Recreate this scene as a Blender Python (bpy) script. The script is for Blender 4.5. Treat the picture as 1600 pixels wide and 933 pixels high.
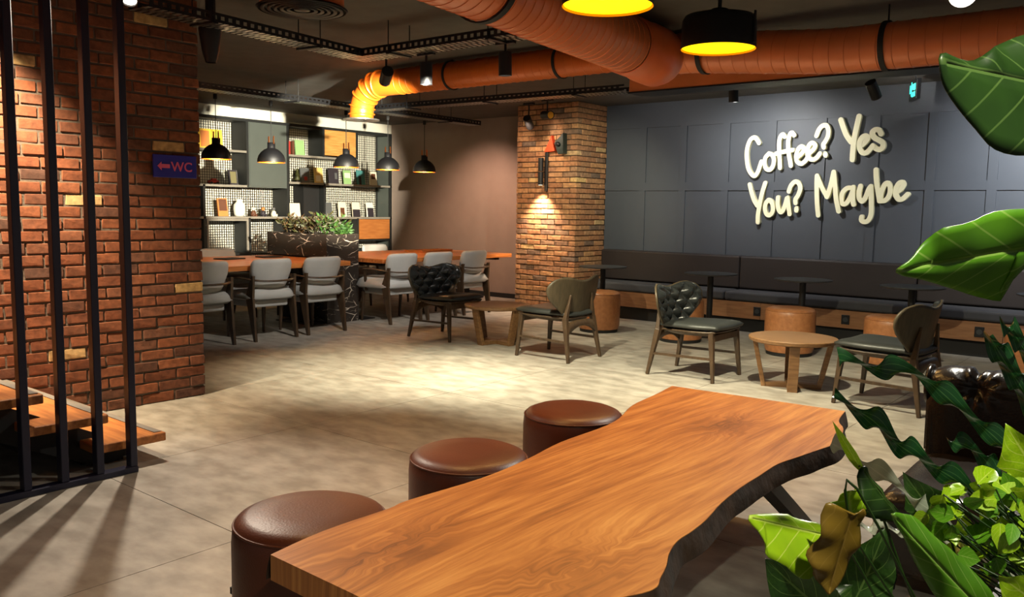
import bpy, bmesh, math, random
from mathutils import Vector, Matrix, noise
from math import pi, sin, cos, radians

for o in list(bpy.data.objects):
    bpy.data.objects.remove(o)
SC = bpy.context.scene
COL = SC.collection
random.seed(7)

# ------------------------------------------------------------------ camera
cam_d = bpy.data.cameras.new('camera')
cam_d.sensor_width = 36.0
cam_d.lens = 36.0 * 1323.535 / 1600.0
cam_d.clip_start = 0.05
cam = bpy.data.objects.new('camera', cam_d)
COL.objects.link(cam)
CAM_H = 1.35
_yaw, _pitch, _roll = 0.682414378, 0.104869046, 0.0162513294
_fw = Vector((-sin(_yaw), cos(_yaw), 0)); _rt = Vector((cos(_yaw), sin(_yaw), 0)); _up = Vector((0, 0, 1))
_f = _fw * cos(_pitch) - _up * sin(_pitch)
_u = _up * cos(_pitch) + _fw * sin(_pitch)
_r = _rt * cos(_roll) + _u * sin(_roll)
_u = _u * cos(_roll) - _rt * sin(_roll)
cam.matrix_world = Matrix(((_r.x, _u.x, -_f.x, 0), (_r.y, _u.y, -_f.y, 0), (_r.z, _u.z, -_f.z, CAM_H), (0, 0, 0, 1)))
SC.camera = cam

# ------------------------------------------------------------------ world, exposure, lights
SC.view_settings.view_transform = 'Standard'
SC.view_settings.look = 'None'
SC.view_settings.exposure = 0.5
SC.view_settings.gamma = 1.0
wd = bpy.data.worlds.new('room_ambient'); SC.world = wd
wd.use_nodes = True
wd.node_tree.nodes['Background'].inputs[0].default_value = (1.0, 0.93, 0.82, 1)
wd.node_tree.nodes['Background'].inputs[1].default_value = 0.095

WARM = (1.0, 0.80, 0.52)
YELLOW = (1.0, 0.93, 0.66)
AMBER = (1.0, 0.55, 0.18)
PINK = (1.0, 0.72, 0.50)
COOL = (0.92, 0.95, 1.0)

def spot(name, loc, target, watts, col=WARM, size=70, blend=0.6, radius=0.03):
    l = bpy.data.lights.new(name, 'SPOT')
    l.energy = watts; l.color = col; l.spot_size = radians(size); l.spot_blend = blend; l.shadow_soft_size = radius
    o = bpy.data.objects.new(name, l); COL.objects.link(o)
    o.location = loc
    d = Vector(target) - Vector(loc)
    o.rotation_euler = d.to_track_quat('-Z', 'Y').to_euler()
    return o

def point(name, loc, watts, col=WARM, radius=0.05):
    l = bpy.data.lights.new(name, 'POINT')
    l.energy = watts; l.color = col; l.shadow_soft_size = radius
    o = bpy.data.objects.new(name, l); COL.objects.link(o); o.location = loc
    return o

# ceiling spots (heads built further down for some; the rest have no fixture)
spot('floor_spot_light', (-4.75, 4.62, 2.26), (-5.05, 4.75, 0), 400, YELLOW, 72, 0.9)
spot('floor_spot_light', (-3.85, 4.62, 2.26), (-3.7, 5.6, 0), 420, YELLOW, 90, 0.9)
spot('floor_spot_light', (-2.2, 5.0, 2.5), (-2.2, 6.2, 0), 330, YELLOW, 100, 0.9)
spot('duct_spot_light', (-5.28, 4.66, 2.40), (-6.85, 5.95, 2.30), 80, (1.0, 0.72, 0.30), 36, 0.8)
spot('shelf_spot_light', (-3.62, 4.1, 2.12), (-10.6, 7.95, 1.75), 4600, (1.0, 0.92, 0.72), 25, 0.3, 0.03)
spot('stair_spot_light', (-4.80, 2.47, 2.44), (-3.4, 1.0, 0.0), 170, (1.0, 0.86, 0.68), 90, 0.6, 0.02)
spot('stair_spot_light', (-4.93, 1.60, 2.56), (-5.43, 1.78, 1.3), 520, (1.0, 0.80, 0.52), 84, 0.8, 0.02)
spot('wall_washer_light', (-2.45, 8.3, 2.45), (-2.0, 9.65, 2.0), 700, (1.0, 0.98, 0.95), 120, 0.9)
spot('wall_washer_light', (-3.95, 8.5, 2.50), (-3.9, 9.65, 1.7), 90, (1.0, 0.98, 0.95), 120, 0.9)
spot('wall_washer_light', (-0.9, 8.3, 2.45), (-0.9, 9.65, 1.85), 260, (0.96, 0.98, 1.0), 120, 0.9)
spot('wall_washer_light', (-5.2, 7.9, 2.5), (-5.2, 9.65, 1.5), 30, (1.0, 0.98, 0.95), 120, 0.9)
spot('column_spot_light', (-6.66, 8.40, 2.40), (-6.85, 8.98, 2.1), 22, PINK, 100, 0.8)
spot('column_spot_light', (-6.80, 8.85, 1.64), (-6.80, 8.98, 0.5), 130, PINK, 95, 0.9, 0.02)
spot('column_spot_light', (-5.0, 7.4, 2.5), (-6.27, 9.2, 1.3), 150, YELLOW, 70, 0.9)
spot('corner_glow_light', (-8.2, 8.5, 2.5), (-8.6, 9.96, 1.0), 150, (1.0, 0.62, 0.44), 85, 0.9)  # added lamp without a head, for the pinkish reflected glow on the wall
spot('front_spot_light', (-1.02, 4.75, 2.42), (-0.85, 2.6, 0.3), 170, (1.0, 0.95, 0.82), 120, 0.8)
spot('plant_fill_light', (0.35, 0.55, 2.45), (-0.2, 1.05, 1.0), 120, (1.0, 0.95, 0.72), 70, 0.8)  # added lamp without a head, brightens the foreground leaves
spot('bench_fill_light', (-4.3, 7.2, 2.5), (-4.8, 8.2, 0), 240, YELLOW, 90, 0.9)  # headless fill, placed to light the cognac poufs
spot('table_spot_light', (-2.3, 2.2, 2.5), (-1.5, 2.1, 0.5), 70, AMBER, 100, 0.9)
spot('entry_spot_light', (-2.9, 1.6, 2.5), (-2.9, 2.4, 0), 26, (1.0, 0.78, 0.60), 80, 0.9)
spot('bench_fill_light', (-5.3, 6.75, 2.45), (-5.2, 8.1, 0.1), 120, YELLOW, 60, 0.9)  # second added fill, brightens the pouf beside the column
spot('dining_spot_light', (-5.0, 4.75, 2.40), (-7.4, 5.7, 0.7), 150, (1.0, 0.95, 0.86), 62, 0.9)
spot('dining_spot_light', (-5.2, 6.4, 2.45), (-7.4, 7.3, 0.5), 130, (1.0, 0.95, 0.86), 46, 0.9)

# ------------------------------------------------------------------ materials
def lin(c):
    return tuple(((v / 255) / 12.92 if v <= 10 else (((v / 255) + 0.055) / 1.055) ** 2.4) for v in c) + (1,)

def new_mat(name):
    m = bpy.data.materials.new(name); m.use_nodes = True
    nt = m.node_tree
    return m, nt, nt.nodes['Principled BSDF']

def mat(name, c, rough=0.5, metal=0.0, var=0.12, scale=6.0, bump=0.0, bscale=60.0, stretch=(1, 1, 1), spec=0.5, coat=0.0, c2=None, detail=4.0):
    m, nt, p = new_mat(name)
    N = nt.nodes.new; L = nt.links.new
    tc = N('ShaderNodeTexCoord'); mp = N('ShaderNodeMapping'); mp.inputs['Scale'].default_value = stretch
    L(tc.outputs['Object'], mp.inputs[0])
    nz = N('ShaderNodeTexNoise'); nz.inputs['Scale'].default_value = scale; nz.inputs['Detail'].default_value = detail
    L(mp.outputs[0], nz.inputs['Vector'])
    rp = N('ShaderNodeValToRGB')
    a = lin(c)
    b = lin(c2) if c2 else tuple(min(1, v * (1 + var)) for v in a[:3]) + (1,)
    a2 = a if c2 else tuple(v * (1 - var) for v in a[:3]) + (1,)
    rp.color_ramp.elements[0].position = 0.32 if detail < 10 else 0.36; rp.color_ramp.elements[1].position = 0.68 if detail < 10 else 0.66
    rp.color_ramp.elements[0].color = a2; rp.color_ramp.elements[1].color = b
    L(nz.outputs['Fac'], rp.inputs[0]); L(rp.outputs[0], p.inputs['Base Color'])
    p.inputs['Roughness'].default_value = rough; p.inputs['Metallic'].default_value = metal
    p.inputs['Specular IOR Level'].default_value = spec
    p.inputs['Coat Weight'].default_value = coat
    if bump:
        nb = N('ShaderNodeTexNoise'); nb.inputs['Scale'].default_value = bscale; nb.inputs['Detail'].default_value = 3
        L(mp.outputs[0], nb.inputs['Vector'])
        bp = N('ShaderNodeBump'); bp.inputs['Strength'].default_value = bump; bp.inputs['Distance'].default_value = 0.01
        L(nb.outputs['Fac'], bp.inputs['Height']); L(bp.outputs[0], p.inputs['Normal'])
    return m

def glow(name, c, strength):
    m, nt, p = new_mat(name)
    p.inputs['Base Color'].default_value = lin(c)
    p.inputs['Emission Color'].default_value = lin(c); p.inputs['Emission Strength'].default_value = strength
    return m

def brick_mat(name, cols, rough=0.9):
    m, nt, p = new_mat(name)
    N = nt.nodes.new; L = nt.links.new
    oi = N('ShaderNodeObjectInfo'); rp = N('ShaderNodeValToRGB'); rp.color_ramp.interpolation = 'LINEAR'
    e = rp.color_ramp.elements
    for i, c in enumerate(cols):
        pos = i / (len(cols) - 1)
        el = e[0] if i == 0 else (e[1] if i == 1 else e.new(pos))
        el.position = pos; el.color = lin(c)
    L(oi.outputs['Random'], rp.inputs[0])
    tc = N('ShaderNodeTexCoord'); ad = N('ShaderNodeVectorMath'); ad.operation = 'ADD'
    L(tc.outputs['Object'], ad.inputs[0]); L(oi.outputs['Location'], ad.inputs[1])
    nz = N('ShaderNodeTexNoise'); nz.inputs['Scale'].default_value = 26; nz.inputs['Detail'].default_value = 5
    L(ad.outputs[0], nz.inputs['Vector'])
    mx = N('ShaderNodeMix'); mx.data_type = 'RGBA'; mx.blend_type = 'MULTIPLY'; mx.inputs['Factor'].default_value = 0.75
    r2 = N('ShaderNodeValToRGB'); r2.color_ramp.elements[0].position = 0.3; r2.color_ramp.elements[1].position = 0.7
    r2.color_ramp.elements[0].color = (0.45, 0.42, 0.40, 1); r2.color_ramp.elements[1].color = (1.15, 1.1, 1.05, 1)
    L(nz.outputs['Fac'], r2.inputs[0]); L(rp.outputs[0], mx.inputs['A']); L(r2.outputs[0], mx.inputs['B'])
    L(mx.outputs['Result'], p.inputs['Base Color']); p.inputs['Roughness'].default_value = rough
    bp = N('ShaderNodeBump'); bp.inputs['Strength'].default_value = 0.5; bp.inputs['Distance'].default_value = 0.008
    L(nz.outputs['Fac'], bp.inputs['Height']); L(bp.outputs[0], p.inputs['Normal'])
    return m

def slab_wood_mat():
    """live-edge walnut/oak slab: long figure along Y, bent around three knots"""
    m, nt, p = new_mat('live_edge_wood')
    N = nt.nodes.new; L = nt.links.new
    tc = N('ShaderNodeTexCoord')
    acc = tc.outputs['Object']
    def math_(op, a, b=None, c=None):
        n = N('ShaderNodeMath'); n.operation = op
        for i, v in enumerate((a, b, c)):
            if v is None: continue
            if isinstance(v, (int, float)): n.inputs[i].default_value = v
            else: L(v, n.inputs[i])
        return n.outputs[0]
    sep = N('ShaderNodeSeparateXYZ'); L(acc, sep.inputs[0])
    x = sep.outputs[0]; y = sep.outputs[1]
    w1 = N('ShaderNodeTexNoise'); w1.inputs['Scale'].default_value = 1.3; w1.inputs['Detail'].default_value = 2
    mp = N('ShaderNodeMapping'); mp.inputs['Scale'].default_value = (1.6, 0.6, 1); L(acc, mp.inputs[0]); L(mp.outputs[0], w1.inputs['Vector'])
    fig = math_('MULTIPLY_ADD', w1.outputs['Fac'], 0.16, x)
    knot_d = None
    for kx, ky, kr in ((-1.52, 1.42, 0.10), (-1.10, 1.60, 0.13), (-1.42, 3.15, 0.10)):
        dx = math_('SUBTRACT', x, kx); dy = math_('MULTIPLY', math_('SUBTRACT', y, ky), 0.55)
        d = math_('SQRT', math_('ADD', math_('MULTIPLY', dx, dx), math_('MULTIPLY', dy, dy)))
        g = math_('POWER', 2.718, math_('MULTIPLY', math_('MULTIPLY', d, d), -1.0 / (kr * kr)))
        fig = math_('MULTIPLY_ADD', g, math_('MULTIPLY', math_('SIGN', dx), 0.07), fig)
        ring = math_('MULTIPLY', math_('SINE', math_('MULTIPLY', d, 150.0)), 0.010)
        fig = math_('MULTIPLY_ADD', g, ring, fig)
        knot_d = g if knot_d is None else math_('MAXIMUM', knot_d, g)
    cb = N('ShaderNodeCombineXYZ'); L(fig, cb.inputs[0]); L(math_('MULTIPLY', y, 0.06), cb.inputs[1])
    gr = N('ShaderNodeTexNoise'); gr.inputs['Scale'].default_value = 30; gr.inputs['Detail'].default_value = 8; gr.inputs['Roughness'].default_value = 0.62
    L(cb.outputs[0], gr.inputs['Vector'])
    fine = N('ShaderNodeTexNoise'); fine.inputs['Scale'].default_value = 130; fine.inputs['Detail'].default_value = 3
    cb2 = N('ShaderNodeCombineXYZ'); L(fig, cb2.inputs[0]); L(math_('MULTIPLY', y, 0.03), cb2.inputs[1]); L(cb2.outputs[0], fine.inputs['Vector'])
    f = math_('MULTIPLY_ADD', fine.outputs['Fac'], 0.30, math_('MULTIPLY', gr.outputs['Fac'], 0.75))
    f = math_('MULTIPLY_ADD', knot_d, -0.13, f)
    seam = math_('LESS_THAN', math_('MULTIPLY_ADD', y, 0.06, x), -1.215)
    f = math_('MULTIPLY_ADD', seam, -0.045, f)
    rp = N('ShaderNodeValToRGB')
    els = rp.color_ramp.elements
    els[0].position = 0.26; els[0].color = lin((118, 66, 28))
    els[1].position = 0.66; els[1].color = lin((206, 146, 80))
    e = els.new(0.44); e.color = lin((166, 102, 48))
    e = els.new(0.55); e.color = lin((190, 126, 64))
    L(f, rp.inputs[0]); L(rp.outputs[0], p.inputs['Base Color'])
    p.inputs['Roughness'].default_value = 0.42
    bp = N('ShaderNodeBump'); bp.inputs['Strength'].default_value = 0.12; bp.inputs['Distance'].default_value = 0.004
    L(f, bp.inputs['Height']); L(bp.outputs[0], p.inputs['Normal'])
    return m

def leaf_mat(name, dark, light, vein, rough=0.35):
    m, nt, p = new_mat(name)
    N = nt.nodes.new; L = nt.links.new
    uv = N('ShaderNodeUVMap'); sep = N('ShaderNodeSeparateXYZ'); L(uv.outputs[0], sep.inputs[0])
    def math_(op, a, b=None):
        n = N('ShaderNodeMath'); n.operation = op
        for i, v in enumerate((a, b)):
            if v is None: continue
            if isinstance(v, (int, float)): n.inputs[i].default_value = v
            else: L(v, n.inputs[i])
        return n.outputs[0]
    u = math_('ABSOLUTE', math_('SUBTRACT', sep.outputs[0], 0.5))
    mid = math_('LESS_THAN', u, 0.02)
    side = math_('FRACT', math_('MULTIPLY', math_('SUBTRACT', sep.outputs[1], math_('MULTIPLY', u, 0.9)), 5.0))
    sv = math_('LESS_THAN', side, 0.07)
    v = math_('MAXIMUM', mid, sv)
    oi = N('ShaderNodeObjectInfo')
    nz = N('ShaderNodeTexNoise'); nz.inputs['Scale'].default_value = 30; nz.inputs['Detail'].default_value = 3
    tc = N('ShaderNodeTexCoord'); L(tc.outputs['Object'], nz.inputs['Vector'])
    mx = N('ShaderNodeMix'); mx.data_type = 'RGBA'
    mx.inputs['A'].default_value = lin(dark); mx.inputs['B'].default_value = lin(light)
    L(nz.outputs['Fac'], mx.inputs['Factor'])
    m2 = N('ShaderNodeMix'); m2.data_type = 'RGBA'; L(math_('MULTIPLY', v, 0.55), m2.inputs['Factor'])
    L(mx.outputs['Result'], m2.inputs['A']); m2.inputs['B'].default_value = lin(vein)
    L(m2.outputs['Result'], p.inputs['Base Color']); p.inputs['Roughness'].default_value = rough
    tr = N('ShaderNodeBsdfTranslucent'); L(m2.outputs['Result'], tr.inputs[0])
    ms = N('ShaderNodeMixShader'); ms.inputs[0].default_value = 0.3
    L(p.outputs[0], ms.inputs[1]); L(tr.outputs[0], ms.inputs[2])
    L(ms.outputs[0], nt.nodes['Material Output'].inputs[0])
    return m

def marble_mat():
    m, nt, p = new_mat('dark_marble')
    N = nt.nodes.new; L = nt.links.new
    tc = N('ShaderNodeTexCoord')
    nz = N('ShaderNodeTexNoise'); nz.inputs['Scale'].default_value = 2.2; nz.inputs['Detail'].default_value = 3
    L(tc.outputs['Object'], nz.inputs['Vector'])
    mv = N('ShaderNodeVectorMath'); mv.operation = 'MULTIPLY_ADD'
    L(nz.outputs['Color'], mv.inputs[0]); mv.inputs[1].default_value = (0.28, 0.28, 0.28); L(tc.outputs['Object'], mv.inputs[2])
    mp = N('ShaderNodeMapping'); mp.inputs['Rotation'].default_value = (0.75, 0.65, 0.2); mp.inputs['Scale'].default_value = (1.5, 1.5, 4.2)
    L(mv.outputs[0], mp.inputs[0])
    def vein(scale, width, lo, hi):
        z = N('ShaderNodeTexVoronoi'); z.feature = 'DISTANCE_TO_EDGE'; z.inputs['Scale'].default_value = scale
        L(mp.outputs[0], z.inputs['Vector'])
        g = N('ShaderNodeMapRange'); g.inputs['From Min'].default_value = 0; g.inputs['From Max'].default_value = width
        g.inputs['To Min'].default_value = 1; g.inputs['To Max'].default_value = 0; L(z.outputs['Distance'], g.inputs['Value'])
        q = N('ShaderNodeTexNoise'); q.inputs['Scale'].default_value = 3.3 * scale; q.inputs['Detail'].default_value = 1; L(tc.outputs['Object'], q.inputs['Vector'])
        k = N('ShaderNodeMapRange'); k.inputs['From Min'].default_value = lo; k.inputs['From Max'].default_value = hi; L(q.outputs['Fac'], k.inputs['Value'])
        w = N('ShaderNodeMath'); w.operation = 'MULTIPLY'; L(g.outputs[0], w.inputs[0]); L(k.outputs[0], w.inputs[1])
        return w.outputs[0]
    mxv = N('ShaderNodeMath'); mxv.operation = 'MAXIMUM'
    L(vein(1.7, 0.022, 0.48, 0.58), mxv.inputs[0])
    h = N('ShaderNodeMath'); h.operation = 'MULTIPLY'; h.inputs[1].default_value = 0.5; L(vein(3.6, 0.032, 0.5, 0.62), h.inputs[0]); L(h.outputs[0], mxv.inputs[1])
    rp = N('ShaderNodeValToRGB')
    rp.color_ramp.elements[0].position = 0.1; rp.color_ramp.elements[0].color = lin((44, 38, 34))
    rp.color_ramp.elements[1].position = 0.9; rp.color_ramp.elements[1].color = lin((205, 190, 172))
    L(mxv.outputs[0], rp.inputs[0]); L(rp.outputs[0], p.inputs['Base Color'])
    p.inputs['Roughness'].default_value = 0.22
    return m

M = dict(
    floor=mat('concrete_tile', (134, 127, 117), 0.5, var=0.0, c2=(168, 161, 151), scale=7.0, detail=14, stretch=(0.75, 1.3, 1)),
    grout=mat('grout', (96, 88, 78), 0.9),
    ceiling=mat('dark_ceiling_paint', (78, 74, 68), 0.85),
    plaster=mat('grey_plaster', (140, 124, 114), 0.85, var=0.04),
    white_plaster=mat('white_plaster', (226, 222, 206), 0.85, var=0.03),
    mortar=mat('mortar', (98, 86, 76), 0.95, bump=0.4),
    col_mortar=mat('column_mortar', (72, 54, 40), 0.95, bump=0.4),
    brick=brick_mat('red_brick', [(112, 64, 42), (124, 70, 44), (142, 84, 54), (112, 72, 54), (132, 76, 48), (88, 60, 50)]),
    pale_brick=brick_mat('pale_brick', [(200, 165, 110), (190, 160, 120), (205, 172, 115)]),
    col_brick=brick_mat('tan_brick', [(176, 126, 86), (160, 112, 78), (186, 140, 98), (112, 96, 84), (172, 122, 84), (192, 146, 100), (144, 104, 76)]),
    wall_paint=mat('slate_wall_paint', (70, 75, 82), 0.55, var=0.03),
    letters=mat('cream_letters', (246, 242, 204), 0.5, var=0.02),
    black=mat('black_metal', (17, 17, 20), 0.5, 0.1, var=0.1),
    post=mat('post_paint', (26, 27, 48), 0.4, 0.2, var=0.1),
    soft_black=mat('matte_black', (16, 16, 17), 0.7),
    silver=mat('galvanised_metal', (150, 150, 145), 0.35, 0.9, var=0.3, scale=40),
    duct=mat('orange_duct', (218, 122, 72), 0.34, 0.1, var=0.08, scale=3),
    slim_duct=mat('deep_orange_duct', (200, 96, 24), 0.38, 0.1, var=0.06, scale=3),
    collar=mat('orange_collar', (208, 100, 46), 0.42, 0.0, var=0.05),
    tread=mat('oak_tread', (150, 88, 42), 0.45, c2=(190, 122, 62), scale=5, stretch=(1, 9, 9), detail=6),
    strip=mat('grey_strip', (110, 104, 96), 0.7),
    table_wood=slab_wood_mat(),
    bark=mat('bark_edge', (26, 17, 11), 0.75, c2=(62, 42, 28), scale=9, bump=0.5, bscale=24),
    dining_wood=mat('dining_table_wood', (150, 84, 40), 0.35, c2=(196, 122, 62), scale=4, stretch=(9, 0.8, 9), detail=6),
    oak=mat('bright_oak', (176, 122, 58), 0.5, c2=(206, 154, 84), scale=5, stretch=(9, 1, 12), detail=5),
    orange_oak=mat('orange_oak', (150, 88, 40), 0.5, c2=(172, 108, 54), scale=5, stretch=(9, 1, 9), detail=5),
    bench_wood=mat('bench_oak', (126, 84, 52), 0.5, c2=(148, 104, 68), scale=5, stretch=(1, 9, 9), detail=5),
    walnut=mat('walnut_frame', (56, 41, 28), 0.42, c2=(78, 60, 42), scale=9, stretch=(6, 6, 1.2), detail=5),
    shell=mat('walnut_shell', (60, 51, 36), 0.5, c2=(76, 65, 48), scale=7, stretch=(6, 6, 1), detail=5),
    coffee_wood=mat('coffee_table_wood', (112, 79, 49), 0.42, c2=(138, 101, 65), scale=6, stretch=(1.2, 8, 8), detail=5),
    leather=mat('black_leather', (38, 40, 40), 0.27, var=0.1, bump=0.12, bscale=160),
    seat_leather=mat('grey_green_leather', (44, 46, 44), 0.45, var=0.08, bump=0.1, bscale=160),
    sofa=mat('dark_sofa_leather', (36, 30, 26), 0.26, var=0.2, bump=0.15, bscale=90),
    brown_leather=mat('brown_leather', (88, 38, 14), 0.44, c2=(68, 27, 10), scale=3, bump=0.10, bscale=150),
    cognac=mat('cognac_leather', (150, 96, 58), 0.42, c2=(170, 112, 70), scale=30, bump=0.2, bscale=60),
    fabric=mat('grey_fabric', (168, 167, 164), 0.9, var=0.06, bump=0.25, bscale=400),
    bench_fabric=mat('bench_fabric', (58, 58, 62), 0.8, var=0.08),
    bench_back=mat('bench_back_leather', (44, 38, 37), 0.5, var=0.08),
    dark_table=mat('dark_table_top', (54, 56, 58), 0.35, var=0.05),
    marble=marble_mat(),
    gold=mat('gold_inside', (230, 150, 30), 0.35, 0.4, var=0.02),
    copper=mat('copper', (200, 120, 70), 0.3, 0.9),
    shelf=mat('shelf_steel', (36, 38, 38), 0.5, 0.2, var=0.06),
    shelf_edge=mat('shelf_edge_grey', (128, 122, 112), 0.5),
    cabinet=mat('cabinet_grey', (76, 82, 78), 0.5, var=0.04),
    wire=mat('black_wire', (40, 38, 34), 0.5, 0.3),
    soil=mat('potting_soil', (40, 30, 22), 0.95, bump=0.6),
    planter=mat('planter_brown', (60, 42, 28), 0.5),
    sign_blue=mat('sign_blue', (34, 34, 150), 0.4, var=0.03),
    sign_pink=mat('sign_pink', (226, 96, 140), 0.5, var=0.02),
    white=mat('white_print', (225, 222, 210), 0.6, var=0.04),
    lamp_yellow=glow('lamp_glow', (255, 205, 0), 1.6),
    pend_glow=glow('pendant_glow', (255, 190, 60), 6.0),
    lens=glow('spot_lens', (255, 244, 225), 4.0),
    bright_lens=glow('bright_spot_lens', (255, 244, 215), 40.0),
    exit_glow=glow('exit_glow', (60, 230, 200), 1.4),
    leaf_dark=leaf_mat('leaf_dark', (22, 44, 14), (44, 76, 24), (92, 120, 60)),
    leaf_mid=leaf_mat('leaf_mid', (62, 116, 16), (100, 156, 30), (150, 180, 90)),
    leaf_bright=leaf_mat('leaf_bright', (112, 160, 14), (166, 198, 28), (206, 220, 110)),
    leaf_olive=leaf_mat('leaf_olive', (104, 82, 24), (132, 104, 34), (140, 112, 50)),
    frond_shine=leaf_mat('frond_shine', (150, 158, 140), (196, 200, 186), (210, 212, 200), 0.22),  # light shining off two dark fronds, painted as a pale colour
    frond=leaf_mat('frond_green', (14, 44, 22), (26, 66, 32), (70, 110, 60), 0.22),
    bush_a=mat('bush_green', (36, 40, 14), 0.6, c2=(66, 66, 25), scale=14),
    bush_b=mat('bush_bright', (30, 62, 18), 0.6, c2=(56, 94, 30), scale=14),
    bush_c=mat('bush_russet', (54, 38, 19), 0.6, c2=(80, 60, 30), scale=14),
)
def flat(name, c, rough=0.6):
    if name not in M:
        M[name] = mat(name, c, rough, var=0.05)
    return M[name]

# ------------------------------------------------------------------ mesh helpers
def link(name, me, m=None, parent=None, loc=None, kind=None):
    o = bpy.data.objects.new(name, me); COL.objects.link(o)
    if m is not None and len(me.materials) == 0: me.materials.append(m)
    if parent is not None: o.parent = parent
    if loc is not None: o.location = loc
    if kind: o['kind'] = kind
    return o

class MB:
    def __init__(s): s.bm = bmesh.new()
    def box(s, c, d, rot=None, bev=0.0, seg=1):
        ret = bmesh.ops.create_cube(s.bm, size=1.0)
        vs = ret['verts']
        mt = Matrix.Translation(c) @ (rot.to_4x4() if rot else Matrix.Identity(4)) @ Matrix.Diagonal((d[0], d[1], d[2], 1))
        bmesh.ops.transform(s.bm, matrix=mt, verts=vs)
        if bev:
            es = list({e for v in vs for e in v.link_edges})
            bmesh.ops.bevel(s.bm, geom=es, offset=bev, segments=seg, affect='EDGES', profile=0.5)
        return s
    def b2(s, lo, hi, bev=0.0, seg=1):
        lo = Vector(lo); hi = Vector(hi)
        return s.box((lo + hi) / 2, hi - lo, None, bev, seg)
    def bar(s, p0, p1, w0, w1=None, d0=None, d1=None, up=(0, 0, 1), bev=0.0):
        """tapering rectangular bar"""
        p0 = Vector(p0); p1 = Vector(p1); w1 = w0 if w1 is None else w1
        d0 = w0 if d0 is None else d0; d1 = w1 if d1 is None else d1
        z = (p1 - p0).normalized(); u = Vector(up)
        if abs(z.dot(u)) > 0.97: u = Vector((1, 0, 0))
        x = u.cross(z).normalized(); y = z.cross(x)
        vs = []
        for p, w, d in ((p0, w0, d0), (p1, w1, d1)):
            for a, b in ((-1, -1), (1, -1), (1, 1), (-1, 1)):
                vs.append(s.bm.verts.new(p + x * a * w / 2 + y * b * d / 2))
        fs = [s.bm.faces.new(vs[0:4][::-1]), s.bm.faces.new(vs[4:8])]
        for i in range(4):
            j = (i + 1) % 4
            fs.append(s.bm.faces.new((vs[i], vs[j], vs[4 + j], vs[4 + i])))
        if bev:
            es = list({e for f in fs for e in f.edges})
            bmesh.ops.bevel(s.bm, geom=es, offset=bev, segments=2, affect='EDGES', profile=0.5)
        return s
    def tube(s, pts, rad, n=10, caps=True, flat=1.0, closed=False):
        pts = [Vector(p) for p in pts]
        R = rad if isinstance(rad, (list, tuple)) else [rad] * len(pts)
        rings = []
        up = None
        for i, p in enumerate(pts):
            if closed: t = pts[(i + 1) % len(pts)] - pts[i - 1]
            else: t = pts[min(i + 1, len(pts) - 1)] - pts[max(i - 1, 0)]
            t.normalize()
            if up is None: up = Vector((0, 0, 1)) if abs(t.z) < 0.9 else Vector((1, 0, 0))
            x = up.cross(t).normalized(); y = t.cross(x); up = y
            rings.append([s.bm.verts.new(p + (x * cos(2 * pi * k / n) + y * sin(2 * pi * k / n) * flat) * R[i]) for k in range(n)])
        m = len(pts)
        for i in range(m if closed else m - 1):
            a, b = rings[i], rings[(i + 1) % m]
            for k in range(n):
                s.bm.faces.new((a[k], a[(k + 1) % n], b[(k + 1) % n], b[k])).smooth = True
        if caps and not closed:
            s.bm.faces.new(rings[0][::-1]); s.bm.faces.new(rings[-1])
        return s
    def lathe(s, prof, c=(0, 0, 0), n=24, axis=None, smooth=True):
        """prof: (radius, height) list turned about +Z (or axis)"""
        q = Vector(axis).to_track_quat('Z', 'Y').to_matrix() if axis is not None else Matrix.Identity(3)
        c = Vector(c); rings = []
        for r, h in prof:
            if r < 1e-6: rings.append([s.bm.verts.new(c + q @ Vector((0, 0, h)))])
            else: rings.append([s.bm.verts.new(c + q @ Vector((r * cos(2 * pi * k / n), r * sin(2 * pi * k / n), h))) for k in range(n)])
        for a, b in zip(rings, rings[1:]):
            for k in range(n):
                k2 = (k + 1) % n
                if len(a) == 1 and len(b) == 1: continue
                if len(a) == 1: f = s.bm.faces.new((a[0], b[k2], b[k]))
                elif len(b) == 1: f = s.bm.faces.new((a[k], a[k2], b[0]))
                else: f = s.bm.faces.new((a[k], a[k2], b[k2], b[k]))
                f.smooth = smooth
        return s
    def grid(s, fn, nu, nv, smooth=True, uv=False, thick=None):
        V = [[s.bm.verts.new(fn(i / nu, j / nv)) for i in range(nu + 1)] for j in range(nv + 1)]
        ul = s.bm.loops.layers.uv.verify() if uv else None
        for j in range(nv):
            for i in range(nu):
                f = s.bm.faces.new((V[j][i], V[j][i + 1], V[j + 1][i + 1], V[j + 1][i])); f.smooth = smooth
                if uv:
                    for l, (a, b) in zip(f.loops, ((i, j), (i + 1, j), (i + 1, j + 1), (i, j + 1))):
                        l[ul].uv = (a / nu, b / nv)
        return s
    def prism(s, outline, z0, z1, top_scale=None, smooth=False):
        a = [s.bm.verts.new((p[0], p[1], z0)) for p in outline]
        b = [s.bm.verts.new((p[0], p[1], z1)) for p in outline]
        s.bm.faces.new(a[::-1]); s.bm.faces.new(b)
        n = len(a)
        for i in range(n):
            f = s.bm.faces.new((a[i], a[(i + 1) % n], b[(i + 1) % n], b[i])); f.smooth = smooth
        return s
    def mesh(s, name):
        bmesh.ops.recalc_face_normals(s.bm, faces=s.bm.faces[:])
        me = bpy.data.meshes.new(name); s.bm.to_mesh(me); s.bm.free()
        return me
    def build(s, name, m, parent=None, loc=None, kind=None):
        return link(name, s.mesh(name), m, parent, loc, kind)
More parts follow.
